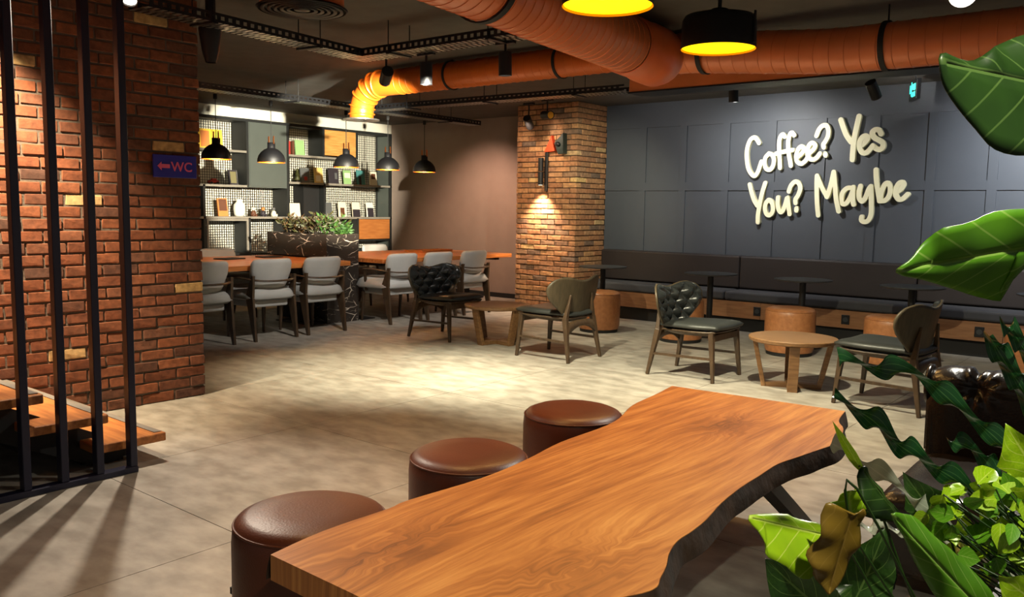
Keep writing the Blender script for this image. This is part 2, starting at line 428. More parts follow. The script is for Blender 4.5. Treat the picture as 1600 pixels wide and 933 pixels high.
    def build_solid(s, name, m, thick, parent=None, offset=0.0, subd=0):
        o = s.build(name, m, parent)
        md = o.modifiers.new('thickness', 'SOLIDIFY'); md.thickness = thick; md.offset = offset
        if subd:
            sd = o.modifiers.new('smooth', 'SUBSURF'); sd.levels = subd; sd.render_levels = subd
        return o

def smooth_angle(o, ang=40):
    me = o.data
    bm = bmesh.new(); bm.from_mesh(me)
    for f in bm.faces: f.smooth = True
    for e in bm.edges:
        if len(e.link_faces) == 2 and e.calc_face_angle(0) > radians(ang): e.smooth = False
    bm.to_mesh(me); bm.free()
    return o

def tag(o, label, cat, group=None, kind=None):
    if label: o['label'] = label
    if cat: o['category'] = cat
    if group: o['group'] = group
    if kind: o['kind'] = kind
    return o

def thing(name, label, cat, loc=(0, 0, 0), rz=0.0, group=None):
    o = bpy.data.objects.new(name, None); COL.objects.link(o)
    o.empty_display_size = 0.1
    o.location = loc; o.rotation_euler = (0, 0, rz)
    return tag(o, label, cat, group)

def copy_tree(o, parent=None):
    c = o.copy(); COL.objects.link(c)
    if parent is not None: c.parent = parent
    for ch in list(o.children): copy_tree(ch, c)
    return c

def place(proto, used, loc, rz, label, group=None):
    o = proto if not used else copy_tree(proto)
    o.location = loc; o.rotation_euler = (0, 0, rz); o['label'] = label
    if group: o['group'] = group
    return o

def catmull(pts, n=6, closed=False):
    P = [Vector(p) for p in pts]; out = []
    m = len(P)
    rng = range(m) if closed else range(m - 1)
    for i in rng:
        if closed: a, b, c, d = P[i - 1], P[i], P[(i + 1) % m], P[(i + 2) % m]
        else: a, b, c, d = P[max(i - 1, 0)], P[i], P[i + 1], P[min(i + 2, m - 1)]
        for k in range(n):
            t = k / n
            out.append(0.5 * ((2 * b) + (c - a) * t + (2 * a - 5 * b + 4 * c - d) * t * t + (3 * b - a - 3 * c + d) * t ** 3))
    if not closed: out.append(P[-1])
    return out

def structure(o):
    o['kind'] = 'structure'; return o

def text_mesh(s, size, depth=0.002):
    cu = bpy.data.curves.new('lettering', 'FONT'); cu.body = s; cu.size = size; cu.extrude = depth
    cu.align_x = 'CENTER'; cu.align_y = 'CENTER'; cu.offset = size * 0.012
    o = bpy.data.objects.new('lettering', cu); COL.objects.link(o)
    dg = bpy.context.evaluated_depsgraph_get()
    me = bpy.data.meshes.new_from_object(o.evaluated_get(dg))
    bpy.data.objects.remove(o); bpy.data.curves.remove(cu)
    return me

# ------------------------------------------------------------------ room shell
FX0, FX1, FY0, FY1 = -11.6, 2.4, -1.4, 10.3
CEIL = 2.73
fl = structure(MB().b2((FX0, FY0, -0.12), (FX1, FY1, -0.012)).build('floor', M['grout']))
T = 1.28
tile_me = {}
yy = FY0 - ((FY0 - 0.63) % T); iy = 0
y = 0.63 - 2 * T
while y < FY1:
    x = -11.6 - 0.3
    while x < FX1:
        x0, x1 = max(x + 0.002, FX0), min(x + T - 0.002, FX1)
        y0, y1 = max(y + 0.002, FY0), min(y + T - 0.002, FY1)
        if x1 - x0 > 0.05 and y1 - y0 > 0.05:
            k = (round(x1 - x0, 3), round(y1 - y0, 3))
            if k not in tile_me:
                tile_me[k] = MB().box((0, 0, -0.006), (k[0], k[1], 0.012)).mesh('tile')
                tile_me[k].materials.append(M['floor'])
            link('tile', tile_me[k], None, fl, ((x0 + x1) / 2, (y0 + y1) / 2, 0))
        x += T
    y += T
# the tiles share one run of pattern: sample by world place
nt = M['floor'].node_tree
for n in nt.nodes:
    if n.type == 'TEX_COORD':
        geo = nt.nodes.new('ShaderNodeNewGeometry')
        for l in list(n.outputs['Object'].links): nt.links.new(geo.outputs['Position'], l.to_socket)
        break

structure(MB().b2((FX0, FY0, CEIL), (FX1, FY1, CEIL + 0.15)).build('ceiling', M['ceiling']))
structure(MB().b2((-10.98, 3.2, 0), (-10.78, 10.1, CEIL)).build('wall_end', M['white_plaster']))
structure(MB().b2((-10.78, 9.96, 0), (-7.0, 10.15, CEIL)).build('wall_back', M['plaster']))
bb = structure(MB().b2((-10.4, 9.945, 0), (-7.25, 9.96, 0.07)).build('baseboard_back', M['soft_black']))

# panelled slate wall behind the bench
PW = structure(MB().b2((-6.27, 9.664, 0), (2.4, 9.85, CEIL)).build('wall_right', M['wall_paint']))
px = -5.744
stile_me = MB().b2((0, -0.014, 0.5), (0.09, 0, 1.62)).b2((0, -0.014, 1.72), (0.09, 0, 2.42)).mesh('stile'); stile_me.materials.append(M['wall_paint'])
while px < 2.3:
    link('stile', stile_me, None, PW, (px, 9.664, 0)); px += 0.5735
MB().b2((-6.27, 9.650, 1.62), (2.4, 9.664, 1.72)).build('rail', M['wall_paint'], PW)
MB().b2((-6.27, 9.650, 2.42), (2.4, 9.664, CEIL)).build('top_rail', M['wall_paint'], PW)

# ------------------------------------------------------------------ brickwork
brick_cache = {}
def brick_mesh(l, h, d, m, key):
    k = (round(l, 3), round(h, 3), key, random.randrange(3))
    if k not in brick_cache:
        mb = MB(); mb.box((0, 0, 0), (l, d, h), None, 0.004)
        for v in mb.bm.verts:
            v.co += Vector((random.uniform(-1, 1) * 0.003, random.uniform(-1, 1) * 0.003, random.uniform(-1, 1) * 0.0025))
        me = mb.mesh('brick'); me.materials.append(m); brick_cache[k] = me
    return brick_cache[k]

def lay(parent, spec, limit):
    """spec: list of (loc, rz, len, height, depth, mat key); the first LIMIT are parts, the rest one joined part"""
    rest = MB()
    n = 0
    for loc, rz, l, h, d, mk in spec[:limit]:
        o = link('brick', brick_mesh(l, h, d, M[mk], mk), None, parent, loc)
        o.rotation_euler = (random.uniform(-1, 1) * 0.006, random.uniform(-1, 1) * 0.004, rz + random.uniform(-1, 1) * 0.012)
        n += 1
    for loc, rz, l, h, d, mk in spec[limit:]:
        rest.box(loc, (l, d, h), Matrix.Rotation(rz, 3, 'Z'))
    if len(spec) > limit:
        rest.build('brickwork', M[spec[limit][5]], parent, kind='stuff')

# WC wall: face at x = -5.43, ends at y = 3.23
WL = structure(MB().b2((-5.70, FY0, 0), (-5.438, 3.224, CEIL)).build('wall_left', M['mortar']))
pale = [(2.89, 2.55), (3.02, 1.73), (2.41, 1.36), (2.09, 2.17), (2.31, 0.40), (3.12, 0.77)]
near, far = [], []
P = 0.0737; BL = 0.222; J = 0.012
for r in range(37):
    z = P * r + P / 2
    y1 = 3.232
    first = True
    while y1 > -1.3:
        l = BL if not (first and r % 2) else 0.105
        if first and r % 4 == 2: l = 0.205
        ym = y1 - l / 2
        mk = 'brick'
        for (py, pz) in pale:
            if abs(pz - z) < P / 2 and abs(py - ym) < 0.117: mk = 'pale_brick'
        e = ((-5.430 - 0.05 + random.uniform(-0.004, 0.004), ym, z), pi / 2, l, P - 0.011, 0.10, mk)
        (near if y1 > 1.85 and z + 0.04 < CEIL else far).append(e)
        y1 -= l + J; first = False
near.sort(key=lambda e: -e[0][1])
keep = near[:290]
# joined bricks must not mix materials
lay(WL, keep + [e[:5] + ('brick',) for e in near[290:] + far if e[0][2] < CEIL - 0.03], len(keep))

# brick column
CX0, CX1, CY0, CY1 = -7.25, -6.27, 8.98, 9.70
CO = structure(MB().b2((CX0 + 0.012, CY0 + 0.012, 0), (CX1 - 0.012, CY1 + 0.28, CEIL)).build('brick_column', M['col_mortar']))
palF = [(-7.09, 2.46), (-6.42, 2.07), (-6.96, 1.75), (-7.04, 0.86), (-6.80, 1.33)]
palR = [(9.06, 2.47), (9.52, 2.15), (9.12, 1.74), (9.52, 1.18), (9.04, 0.85)]
spec = []
P2 = 0.0682
for r in range(40):
    z = P2 * r + P2 / 2
    odd = r % 2
    x1 = CX1 - (0.112 if odd else 0.0)
    while x1 > CX0 + 0.02:
        l = min(0.215, x1 - CX0)
        if l < 0.05: break
        xm = x1 - l / 2
        mk = 'pale_brick' if any(abs(a - xm) < 0.113 and abs(b - z) < P2 / 2 for a, b in palF) else 'col_brick'
        spec.append(((xm, CY0 + 0.05 + random.uniform(-0.004, 0.004), z), 0, l, P2 - 0.011, 0.10, mk))
        x1 -= l + 0.011
    y0 = CY0 + (0.0 if odd else 0.112)
    while y0 < CY1 - 0.06:
        l = min(0.215, CY1 - y0)
        if l < 0.05: break
        ym = y0 + l / 2
        mk = 'pale_brick' if any(abs(a - ym) < 0.113 and abs(b - z) < P2 / 2 for a, b in palR) else 'col_brick'
        if not (odd and y0 == CY0) or True:
            spec.append(((CX1 - 0.05 + random.uniform(-0.004, 0.004), ym, z), pi / 2, l, P2 - 0.011, 0.10, mk))
        y0 += l + 0.011
spec.sort(key=lambda e: (e[0][2] < 0.02, e[0][2] > 2.5, e[0][2]))
spec = [e for e in spec if not (e[0][2] > 2.73)]
keep = [e for e in spec][:296]
lay(CO, keep + [e[:5] + ('col_brick',) for e in spec[296:]], len(keep))

# ------------------------------------------------------------------ stairs and screen of posts
ST = thing('staircase', 'open oak stairs with black carcass rising against the red brick wall behind the posts', 'stairs', (-4.17, 2.25, 0))
for i in range(6):
    zt = 0.15 * (i + 1); y1 = 2.25 - 0.30 * i
    t = MB().b2((-5.40, y1 - 0.37, zt - 0.045), (-4.17, y1, zt), 0.004).build('tread', M['tread'], None)
    t.parent = ST; t.matrix_parent_inverse = Matrix.Translation((4.17, -2.25, 0))
    g = MB().b2((-5.40, y1 - 0.05, zt), (-4.20, y1 - 0.012, zt + 0.004)).build('nosing_strip', M['strip'], t)
    r = MB().b2((-5.38, y1 - 0.34, 0.0 if i == 0 else zt - 0.17), (-4.40, y1 - 0.07, zt - 0.046)).build('riser_block', M['soft_black'], None)
    r.parent = ST; r.matrix_parent_inverse = Matrix.Translation((4.17, -2.25, 0))
s = MB()
s.prism([(2.10, 0.0), (2.10, 0.10), (0.40, 0.95), (0.40, 0.75), (1.95, 0.0)], -0.05, 0.0)
me = s.mesh('stringer')
for v in me.vertices: v.co = (-4.34 + v.co.z, v.co.x, v.co.y)
o = link('stringer', me, M['soft_black']); o.parent = ST; o.matrix_parent_inverse = Matrix.Translation((4.17, -2.25, 0))

SCN = thing('post_screen', 'dark steel screen of upright posts on a floor rail beside the stairs', 'screen', (-4.11, 2.03, 0))
for y in (2.033, 1.866, 1.70, 1.534, 1.368, 1.20):
    MB().b2((-0.025, y - 2.03 - 0.018, 0.03), (0.025, y - 2.03 + 0.018, CEIL), 0.003).build('post', M['post'], SCN)
MB().b2((-0.03, -0.95, 0), (0.03, 0.022, 0.03), 0.003).build('floor_rail', M['post'], SCN)

# WC sign on the brick wall
SG = thing('restroom_sign', 'blue sign with pink arrow and letters WC on dark red brick wall', 'sign', (-5.418, 3.035, 1.60))
MB().b2((0, -0.155, -0.075), (0.012, 0.155, 0.075), 0.002).build('sign_plate', M['sign_blue'], SG)
me = text_mesh('WC', 0.088, 0.002)
o = link('lettering', me, M['sign_pink'], SG, (0.013, 0.045, -0.004)); o.rotation_euler = (pi / 2, 0, pi / 2)
a = MB().prism([(-0.045, 0), (-0.017, 0.028), (-0.017, 0.013), (0.042, 0.013), (0.042, -0.013), (-0.017, -0.013), (-0.017, -0.028)], 0, 0.003)
o = a.build('arrow', M['sign_pink'], SG, (0.0125, -0.083, 0)); o.rotation_euler = (pi / 2, 0, pi / 2)

# ------------------------------------------------------------------ cream wall lettering
LETTERS = [
   [[(-4.126, 2.171), (-4.164, 2.224), (-4.197, 2.236), (-4.24, 2.201), (-4.269, 2.109), (-4.269, 2.004), (-4.247, 1.889), (-4.205, 1.815), (-4.159, 1.788), (-4.123, 1.835), (-4.099, 1.907), (-4.085, 1.953)]] ,  # C
   [[(-3.998, 2.044), (-4.038, 1.999), (-4.046, 1.927), (-4.021, 1.869), (-3.978, 1.858), (-3.942, 1.904), (-3.935, 1.975), (-3.959, 2.027), (-3.998, 2.044)]] ,  # o
   [[(-3.821, 2.231), (-3.843, 2.257), (-3.869, 2.233), (-3.881, 2.168), (-3.875, 2.056), (-3.865, 1.964), (-3.856, 1.877)], [(-3.912, 2.041), (-3.823, 2.059), (-3.781, 2.066)]] ,  # f
   [[(-3.712, 2.242), (-3.74, 2.273), (-3.764, 2.244), (-3.776, 2.164), (-3.765, 2.052), (-3.744, 1.961), (-3.731, 1.9)], [(-3.802, 2.063), (-3.719, 2.076)]] ,  # f
   [[(-3.653, 1.999), (-3.604, 2.048), (-3.591, 2.092), (-3.623, 2.113), (-3.657, 2.079), (-3.674, 2.009), (-3.661, 1.949), (-3.618, 1.918), (-3.568, 1.947), (-3.531, 2.006)]] ,  # e
   [[(-3.523, 2.04), (-3.474, 2.083), (-3.467, 2.128), (-3.503, 2.149), (-3.537, 2.115), (-3.548, 2.046), (-3.53, 1.986), (-3.483, 1.96), (-3.439, 1.983), (-3.406, 2.027)]] ,  # e
   [[(-3.457, 2.226), (-3.435, 2.289), (-3.398, 2.332), (-3.354, 2.335), (-3.326, 2.284), (-3.328, 2.216), (-3.354, 2.158), (-3.372, 2.129), (-3.365, 2.095)], [(-3.352, 2.027), (-3.341, 2.005)]] ,  # ?
   [[(-3.197, 2.388), (-3.164, 2.302), (-3.124, 2.215), (-3.071, 2.143)], [(-3.004, 2.416), (-3.022, 2.309), (-3.042, 2.17), (-3.048, 2.043), (-3.047, 1.952)]] ,  # Y
   [[(-2.959, 2.104), (-2.914, 2.151), (-2.898, 2.185), (-2.923, 2.204), (-2.957, 2.187), (-2.981, 2.14), (-2.978, 2.076), (-2.947, 2.026), (-2.906, 2.022), (-2.867, 2.059), (-2.842, 2.093)]] ,  # e
   [[(-2.766, 2.218), (-2.792, 2.26), (-2.832, 2.262), (-2.857, 2.232), (-2.834, 2.183), (-2.785, 2.153), (-2.744, 2.124), (-2.738, 2.082), (-2.766, 2.052), (-2.807, 2.064), (-2.835, 2.089)]] ,  # s
   [[(-4.218, 1.689), (-4.189, 1.594), (-4.154, 1.507), (-4.112, 1.442)], [(-4.027, 1.705), (-4.059, 1.587), (-4.082, 1.45), (-4.096, 1.334), (-4.094, 1.246)]] ,  # Y
   [[(-3.976, 1.508), (-4.008, 1.472), (-4.016, 1.414), (-3.998, 1.35), (-3.959, 1.329), (-3.924, 1.365), (-3.919, 1.423), (-3.941, 1.487), (-3.976, 1.508)]] ,  # o
   [[(-3.866, 1.537), (-3.866, 1.466), (-3.852, 1.402), (-3.824, 1.367), (-3.796, 1.396), (-3.771, 1.474), (-3.754, 1.538), (-3.741, 1.467), (-3.727, 1.396), (-3.717, 1.347)]] ,  # u
   [[(-3.741, 1.608), (-3.723, 1.665), (-3.692, 1.707), (-3.657, 1.717), (-3.62, 1.685), (-3.61, 1.636), (-3.628, 1.566), (-3.657, 1.517), (-3.654, 1.475)], [(-3.641, 1.415), (-3.639, 1.39)]] ,  # ?
   [[(-3.389, 1.338), (-3.406, 1.452), (-3.417, 1.579), (-3.424, 1.705), (-3.424, 1.781)], [(-3.424, 1.781), (-3.374, 1.671), (-3.299, 1.545)], [(-3.299, 1.545), (-3.265, 1.679), (-3.24, 1.82)], [(-3.24, 1.82), (-3.221, 1.704), (-3.199, 1.537), (-3.162, 1.388)]] ,  # M
   [[(-3.042, 1.645), (-3.09, 1.641), (-3.133, 1.596), (-3.145, 1.529), (-3.13, 1.471), (-3.093, 1.472), (-3.059, 1.521), (-3.031, 1.596), (-3.022, 1.653)], [(-3.022, 1.653), (-3.022, 1.579), (-3.018, 1.505), (-3.007, 1.464)]] ,  # a
   [[(-2.947, 1.665), (-2.959, 1.596), (-2.951, 1.53), (-2.917, 1.498), (-2.884, 1.547), (-2.857, 1.628), (-2.836, 1.661)], [(-2.836, 1.661), (-2.831, 1.579), (-2.82, 1.458), (-2.818, 1.36), (-2.842, 1.294), (-2.881, 1.277), (-2.913, 1.293), (-2.913, 1.33)]] ,  # y
   [[(-2.795, 1.838), (-2.786, 1.741), (-2.763, 1.62), (-2.737, 1.507)], [(-2.737, 1.507), (-2.723, 1.604), (-2.697, 1.676), (-2.663, 1.696), (-2.638, 1.652), (-2.637, 1.58), (-2.672, 1.515), (-2.737, 1.503)]] ,  # b
   [[(-2.577, 1.596), (-2.534, 1.627), (-2.506, 1.675), (-2.519, 1.703), (-2.553, 1.691), (-2.579, 1.636), (-2.579, 1.572), (-2.55, 1.524), (-2.512, 1.524), (-2.484, 1.548), (-2.459, 1.576)]] ,  # e
]

SIGN = thing('wall_lettering', 'cream handwritten lettering reading Coffee? Yes You? Maybe on slate wall', 'sign', (-3.2, 9.65, 1.6))
def stroke(mb, pts, w, y0, y1):
    P = catmull([(x, z, 0) for x, z in pts], 5)
    out_l, out_r = [], []
    n = len(P)
    for i, p in enumerate(P):
        t = (P[min(i + 1, n - 1)] - P[max(i - 1, 0)]).normalized(); nn = Vector((-t.y, t.x, 0))
        out_l.append(p + nn * w / 2); out_r.append(p - nn * w / 2)
    t0 = (P[1] - P[0]).normalized(); t1 = (P[-1] - P[-2]).normalized()
    def cap(c, t):
        nn = Vector((-t.y, t.x, 0))
        return [c + (nn * cos(a) + t * sin(a)) * w / 2 for a in [pi * k / 8 for k in range(1, 8)]]
    bm = mb.bm
    def v(p, y): return bm.verts.new((p.x, y, p.y))
    yf = lambda i: y0 - 0.006 * i / n
    L0 = [(v(p, yf(i)), v(p, y1)) for i, p in enumerate(out_l)]; R0 = [(v(p, yf(i)), v(p, y1)) for i, p in enumerate(out_r)]
    for i in range(n - 1):
        bm.faces.new((L0[i][0], L0[i + 1][0], R0[i + 1][0], R0[i][0]))
        bm.faces.new((L0[i][0], L0[i][1], L0[i + 1][1], L0[i + 1][0]))
        bm.faces.new((R0[i][0], R0[i + 1][0], R0[i + 1][1], R0[i][1]))
    for c, t, A, B, yy in ((P[-1], t1, L0[-1], R0[-1], yf(n - 1)), (P[0], -t0, R0[0], L0[0], y0)):
        ring = [A] + [(v(p, yy), v(p, y1)) for p in cap(c, t)] + [B]
        bm.faces.new([q[0] for q in ring])
        for a, b in zip(ring, ring[1:]): bm.faces.new((a[0], a[1], b[1], b[0]))
for i, st in enumerate(LETTERS):
    mb = MB()
    w = 0.057 if 7 <= i <= 9 else 0.051
    for k, s_ in enumerate(st):
        dy = 0.0023 * k + 0.0011 * (i % 3)
        stroke(mb, [(x + 3.2, z - 1.6) for x, z in s_], w, -0.030 - dy, 0.012)
    mb.build('letter', M['letters'], SIGN)

# ------------------------------------------------------------------ live-edge table and its stools
RIGHT = [(-1.151, 3.728), (-1.114, 3.531), (-1.053, 3.403), (-1.008, 3.182), (-1.024, 3.036), (-1.051, 2.87), (-1.067, 2.76), (-1.062, 2.605), (-1.057, 2.446), (-1.04, 2.271), (-1.013, 2.124), (-1.002, 2.015), (-0.999, 1.929), (-0.977, 1.844), (-0.946, 1.774), (-0.923, 1.704), (-0.904, 1.628), (-0.965, 1.50), (-1.03, 1.37), (-1.04, 1.168)]
LEFT = [(-1.709, 1.182), (-1.736, 1.364), (-1.732, 1.593), (-1.741, 1.674), (-1.717, 1.975), (-1.736, 2.229), (-1.777, 2.484), (-1.782, 2.757), (-1.809, 2.937), (-1.892, 3.179), (-1.93, 3.45), (-1.968, 3.679)]
LT = thing('live_edge_table', 'low live-edge wooden slab table with dark bark edge on black steel legs', 'table', (0, 0, 0))
ZT, TH = 0.5, 0.065
lp = catmull([(a, b, 0) for a, b in LEFT], 4); rp_ = catmull([(a, b, 0) for a, b in RIGHT], 4)
outline = [(p.x, p.y) for p in lp] + [(p.x, p.y) for p in rp_]
o = MB().prism(outline, ZT - TH, ZT).build('slab', M['table_wood'], LT)
def bark(pts, sgn):
    mb = MB(); n = len(pts)
    def fn(u, v):
        i = min(int(u * (n - 1)), n - 2); t = u * (n - 1) - i
        p = pts[i].lerp(pts[i + 1], t)
        d = (pts[min(i + 2, n - 1)] - pts[max(i - 1, 0)]).normalized(); nn = Vector((d.y, -d.x, 0)) * sgn
        r = noise.noise(Vector((p.x * 9, p.y * 9, v * 1.2))) * 0.006
        k = sin(pi * min(1, v * 0.7)) * 0.005 + v * 0.011
        return Vector((p.x, p.y, ZT - 0.001 - v * (TH + 0.002))) + nn * (0.0015 + (k + r * min(1, v * 3)))
    return mb.grid(fn, 110, 6)
bark(rp_, -1).build('bark_edge', M['bark'], LT)
bark(lp, -1).build('bark_edge', M['bark'], LT)
for (a, b) in (((-1.10, 2.74, ZT - TH), (-1.17, 3.48, 0)), ((-1.66, 2.74, ZT - TH), (-1.75, 3.48, 0)), ((-1.10, 1.95, ZT - TH), (-1.05, 1.30, 0)), ((-1.62, 1.95, ZT - TH), (-1.62, 1.30, 0))):
    MB().bar(a, b, 0.055, 0.055, 0.05, 0.05).build('leg', M['black'], LT)
MB().b2((-1.68, 1.92, ZT - TH - 0.012), (-1.06, 2.78, ZT - TH)).build('mounting_plate', M['black'], LT)

def pouf(name, label, loc, r, h, m, group, plinth=True):
    P = thing(name, label, 'stool', loc, 0, group)
    b = 0.035
    prof = [(r * 0.93, b), (r * 0.985, b + 0.05), (r, h * 0.45), (r, h - 0.075), (r * 0.985, h - 0.04), (r * 0.93, h - 0.016), (r * 0.80, h - 0.004), (r * 0.4, h), (0, h)]
    MB().lathe(prof, n=48).build('cushion_body', m, P)
    MB().tube([(r * 0.972 * cos(2 * pi * k / 48), r * 0.972 * sin(2 * pi * k / 48), h - 0.030) for k in range(48)], 0.004, 6, closed=True).build('seam_piping', m, P)
    MB().lathe([(0, 0), (r * 0.9, 0), (r * 0.9, b + 0.01), (0, b + 0.01)], n=36, smooth=False).build('plinth', M['soft_black'], P)
    return P
p1 = pouf('leather_pouf', 'nearest dark brown leather pouf, at the near left corner of the live-edge table', (-1.99, 1.52, 0), 0.228, 0.455, M['brown_leather'], 'brown poufs along the slab table')
MB().box((-0.181, -0.147, 0.20), (0.018, 0.018, 0.02)).build('side_tab', M['soft_black'], p1)
pouf('leather_pouf', 'middle one of the three dark brown leather poufs beside the live-edge table', (-2.10, 2.34, 0), 0.228, 0.44, M['brown_leather'], 'brown poufs along the slab table')
pouf('leather_pouf', 'dark brown leather pouf at the far end of the row beside the live-edge table', (-2.18, 3.14, 0), 0.228, 0.45, M['brown_leather'], 'brown poufs along the slab table')
pouf('leather_pouf', 'brown leather pouf against the right edge of the live-edge table, just its rim showing', (-0.782, 1.40, 0), 0.200, 0.515, M['brown_leather'], 'brown poufs along the slab table')

# ------------------------------------------------------------------ lounge chairs
def make_lounge():
    C = thing('lounge_chair', '', 'chair', (0, 0, 0), 0, 'wing-back lounge chairs')
    Wp = [(0, 0.165), (0.12, 0.19), (0.25, 0.245), (0.38, 0.31), (0.5, 0.357), (0.62, 0.386), (0.74, 0.395), (0.85, 0.38), (0.93, 0.348), (0.98, 0.305), (1.0, 0.255)]
    def W(v):
        for (a, wa), (b, wb) in zip(Wp, Wp[1:]):
            if v <= b: return wa + (wb - wa) * (v - a) / (b - a)
        return Wp[-1][1]
    def surf(u, v, off=0.0, shrink=1.0):
        s = (u * 2 - 1) * W(v) * shrink
        dip = 0.034 * (0.5 + 0.5 * cos(min(1, abs(s) / 0.24) * pi)) * v ** 3
        h = 0.41 * (0.02 + v * 0.98 * (1 if shrink == 1 else 0.985)) - dip
        # wings curve forward
        x = -0.205 - 0.19 * h + 0.72 * s * s
        nrm = Vector((1, -1.44 * s, 0.18)).normalized()
        return Vector((x, s, 0.352 + h)) + nrm * off
    MB().grid(lambda u, v: surf(u, v, 0.0), 26, 18).build_solid('back_shell', M['shell'], 0.016, C, -1.0)
    def pad(u, v):
        s = u * 2 - 1
        e = min(1.0, (1 - abs(s)) * 5) * min(1.0, (1 - v) * 6) * min(1.0, v * 8)
        e = max(e, 0) ** 0.5
        hh = v * 0.41; ss = s * W(v)
        a = (ss / 0.092 + hh / 0.080); b = (ss / 0.092 - hh / 0.080)
        tuft = (abs(sin(pi * a / 2 + pi * 0.25)) * abs(sin(pi * b / 2 + pi * 0.25))) ** 0.6
        return surf(u, v, 0.004 + e * (0.008 + 0.056 * tuft), 0.972)
    MB().grid(pad, 84, 56).build('tufted_pad', M['leather'], C)
    # seat: frame and cushion
    def seat_out(x):  # half width along x
        t = (x + 0.26) / 0.54
        return 0.19 + 0.075 * min(1, t * 1.6) - 0.02 * max(0, t - 0.8) * 5
    def cush(u, v):
        x = -0.25 + v * 0.55; s = u * 2 - 1
        y = s * seat_out(x)
        e = (max(0, 1 - abs(s) ** 6)) ** 0.5 * (max(0, 1 - abs(v * 2 - 1) ** 8)) ** 0.5
        return Vector((x, y, 0.398 + 0.034 * e + 0.016 * v + 0.010 * abs(s) ** 2))
    MB().grid(cush, 20, 20).build_solid('seat_cushion', M['seat_leather'], 0.02, C, 1.0)
    def pan(u, v):
        x = -0.25 + v * 0.53; s = u * 2 - 1
        y = s * seat_out(x) * 0.98
        return Vector((x, y, 0.395 + 0.014 * v - 0.055 * (1 - s * s) ** 0.8 * (1 - (v * 2 - 1) ** 4)))
    MB().grid(pan, 14, 14).build_solid('seat_shell', M['walnut'], 0.012, C, -1.0)
    for sg in (-1, 1):
        MB().bar((0.285, sg * 0.25, 0), (0.245, sg * 0.225, 0.41), 0.026, 0.044, bev=0.005).build('leg', M['walnut'], C)
        mb = MB()
        mb.bar((-0.305, sg * 0.255, 0), (-0.235, sg * 0.215, 0.385), 0.026, 0.046, bev=0.005)
        mb.bar((-0.235, sg * 0.215, 0.375), (-0.256, sg * 0.165, 0.60), 0.044, 0.016, 0.040, 0.016, bev=0.004)
        mb.build('rear_leg', M['walnut'], C)
        MB().bar((0.267, sg * 0.24, 0.19), (-0.272, sg * 0.237, 0.18), 0.026, 0.026, 0.018, 0.018).build('side_stretcher', M['walnut'], C)
    MB().bar((0.255, -0.23, 0.355), (0.255, 0.23, 0.355), 0.03, 0.03, 0.05, 0.05).build('front_rail', M['walnut'], C)
    mb = MB()
    mb.grid(lambda u, v: Vector((-0.25 - 0.02 * (1 - v), (u * 2 - 1) * 0.222, 0.24 + 0.075 * (1 - (u * 2 - 1) ** 2) + v * (0.05 + 0.05 * abs(u * 2 - 1) ** 1.5))), 14, 2)
    mb.build_solid('rear_bow', M['walnut'], 0.02, C, 0.0)
    return C
lc = make_lounge()
GR = 'wing-back lounge chairs'
for i, (x, y, rz, lab) in enumerate((
        (-6.11, 6.43, 0, 'wing-back lounge chair with black tufted front, standing before the grey dining chairs'),
        (-4.575, 6.31, pi, 'wing-back lounge chair seen from its plain wooden back, in front of the brick column'),
        (-3.21, 6.385, 0, 'wing-back lounge chair with glossy tufted front, facing the coffee table near the slab table'),
        (-1.67, 6.345, pi - 0.09, 'wing-back lounge chair with its back to the plants, seat towards the nearer coffee table'))):
    place(lc, i > 0, (x, y, 0), rz, lab, GR)

# ------------------------------------------------------------------ coffee tables
def make_coffee():
    C = thing('coffee_table', '', 'table', (0, 0, 0), 0, 'round wooden coffee tables')
    MB().lathe([(0, 0.36), (0.305, 0.36), (0.33, 0.37), (0.335, 0.392), (0.33, 0.397), (0, 0.397)], n=56, smooth=False).build('table_top', M['coffee_wood'], C)
    for k in range(4):
        a = k * pi / 2
        u = Vector((cos(a), sin(a), 0))
        MB().bar(u * 0.205 + Vector((0, 0, 0.0)), u * 0.285 + Vector((0, 0, 0.362)), 0.075, 0.075, 0.034, 0.034, up=u, bev=0.003).build('leg', M['coffee_wood'], C)
    for k in range(2):
        a = k * pi / 2; u = Vector((cos(a), sin(a), 0))
        MB().bar(u * -0.2 + Vector((0, 0, 0.018 + 0.001 * k)), u * 0.2 + Vector((0, 0, 0.018 + 0.001 * k)), 0.07, 0.07, 0.036 - 0.002 * k, 0.036 - 0.002 * k).build('cross_foot', M['coffee_wood'], C)
    return C
ct = make_coffee()
place(ct, False, (-5.46, 6.49, 0), radians(-10), 'round wooden coffee table between two lounge chairs, before the brick column', 'round wooden coffee tables')
place(ct, True, (-2.42, 6.46, 0), radians(24), 'round wooden coffee table just beyond the live-edge table, nearer of the two', 'round wooden coffee tables')

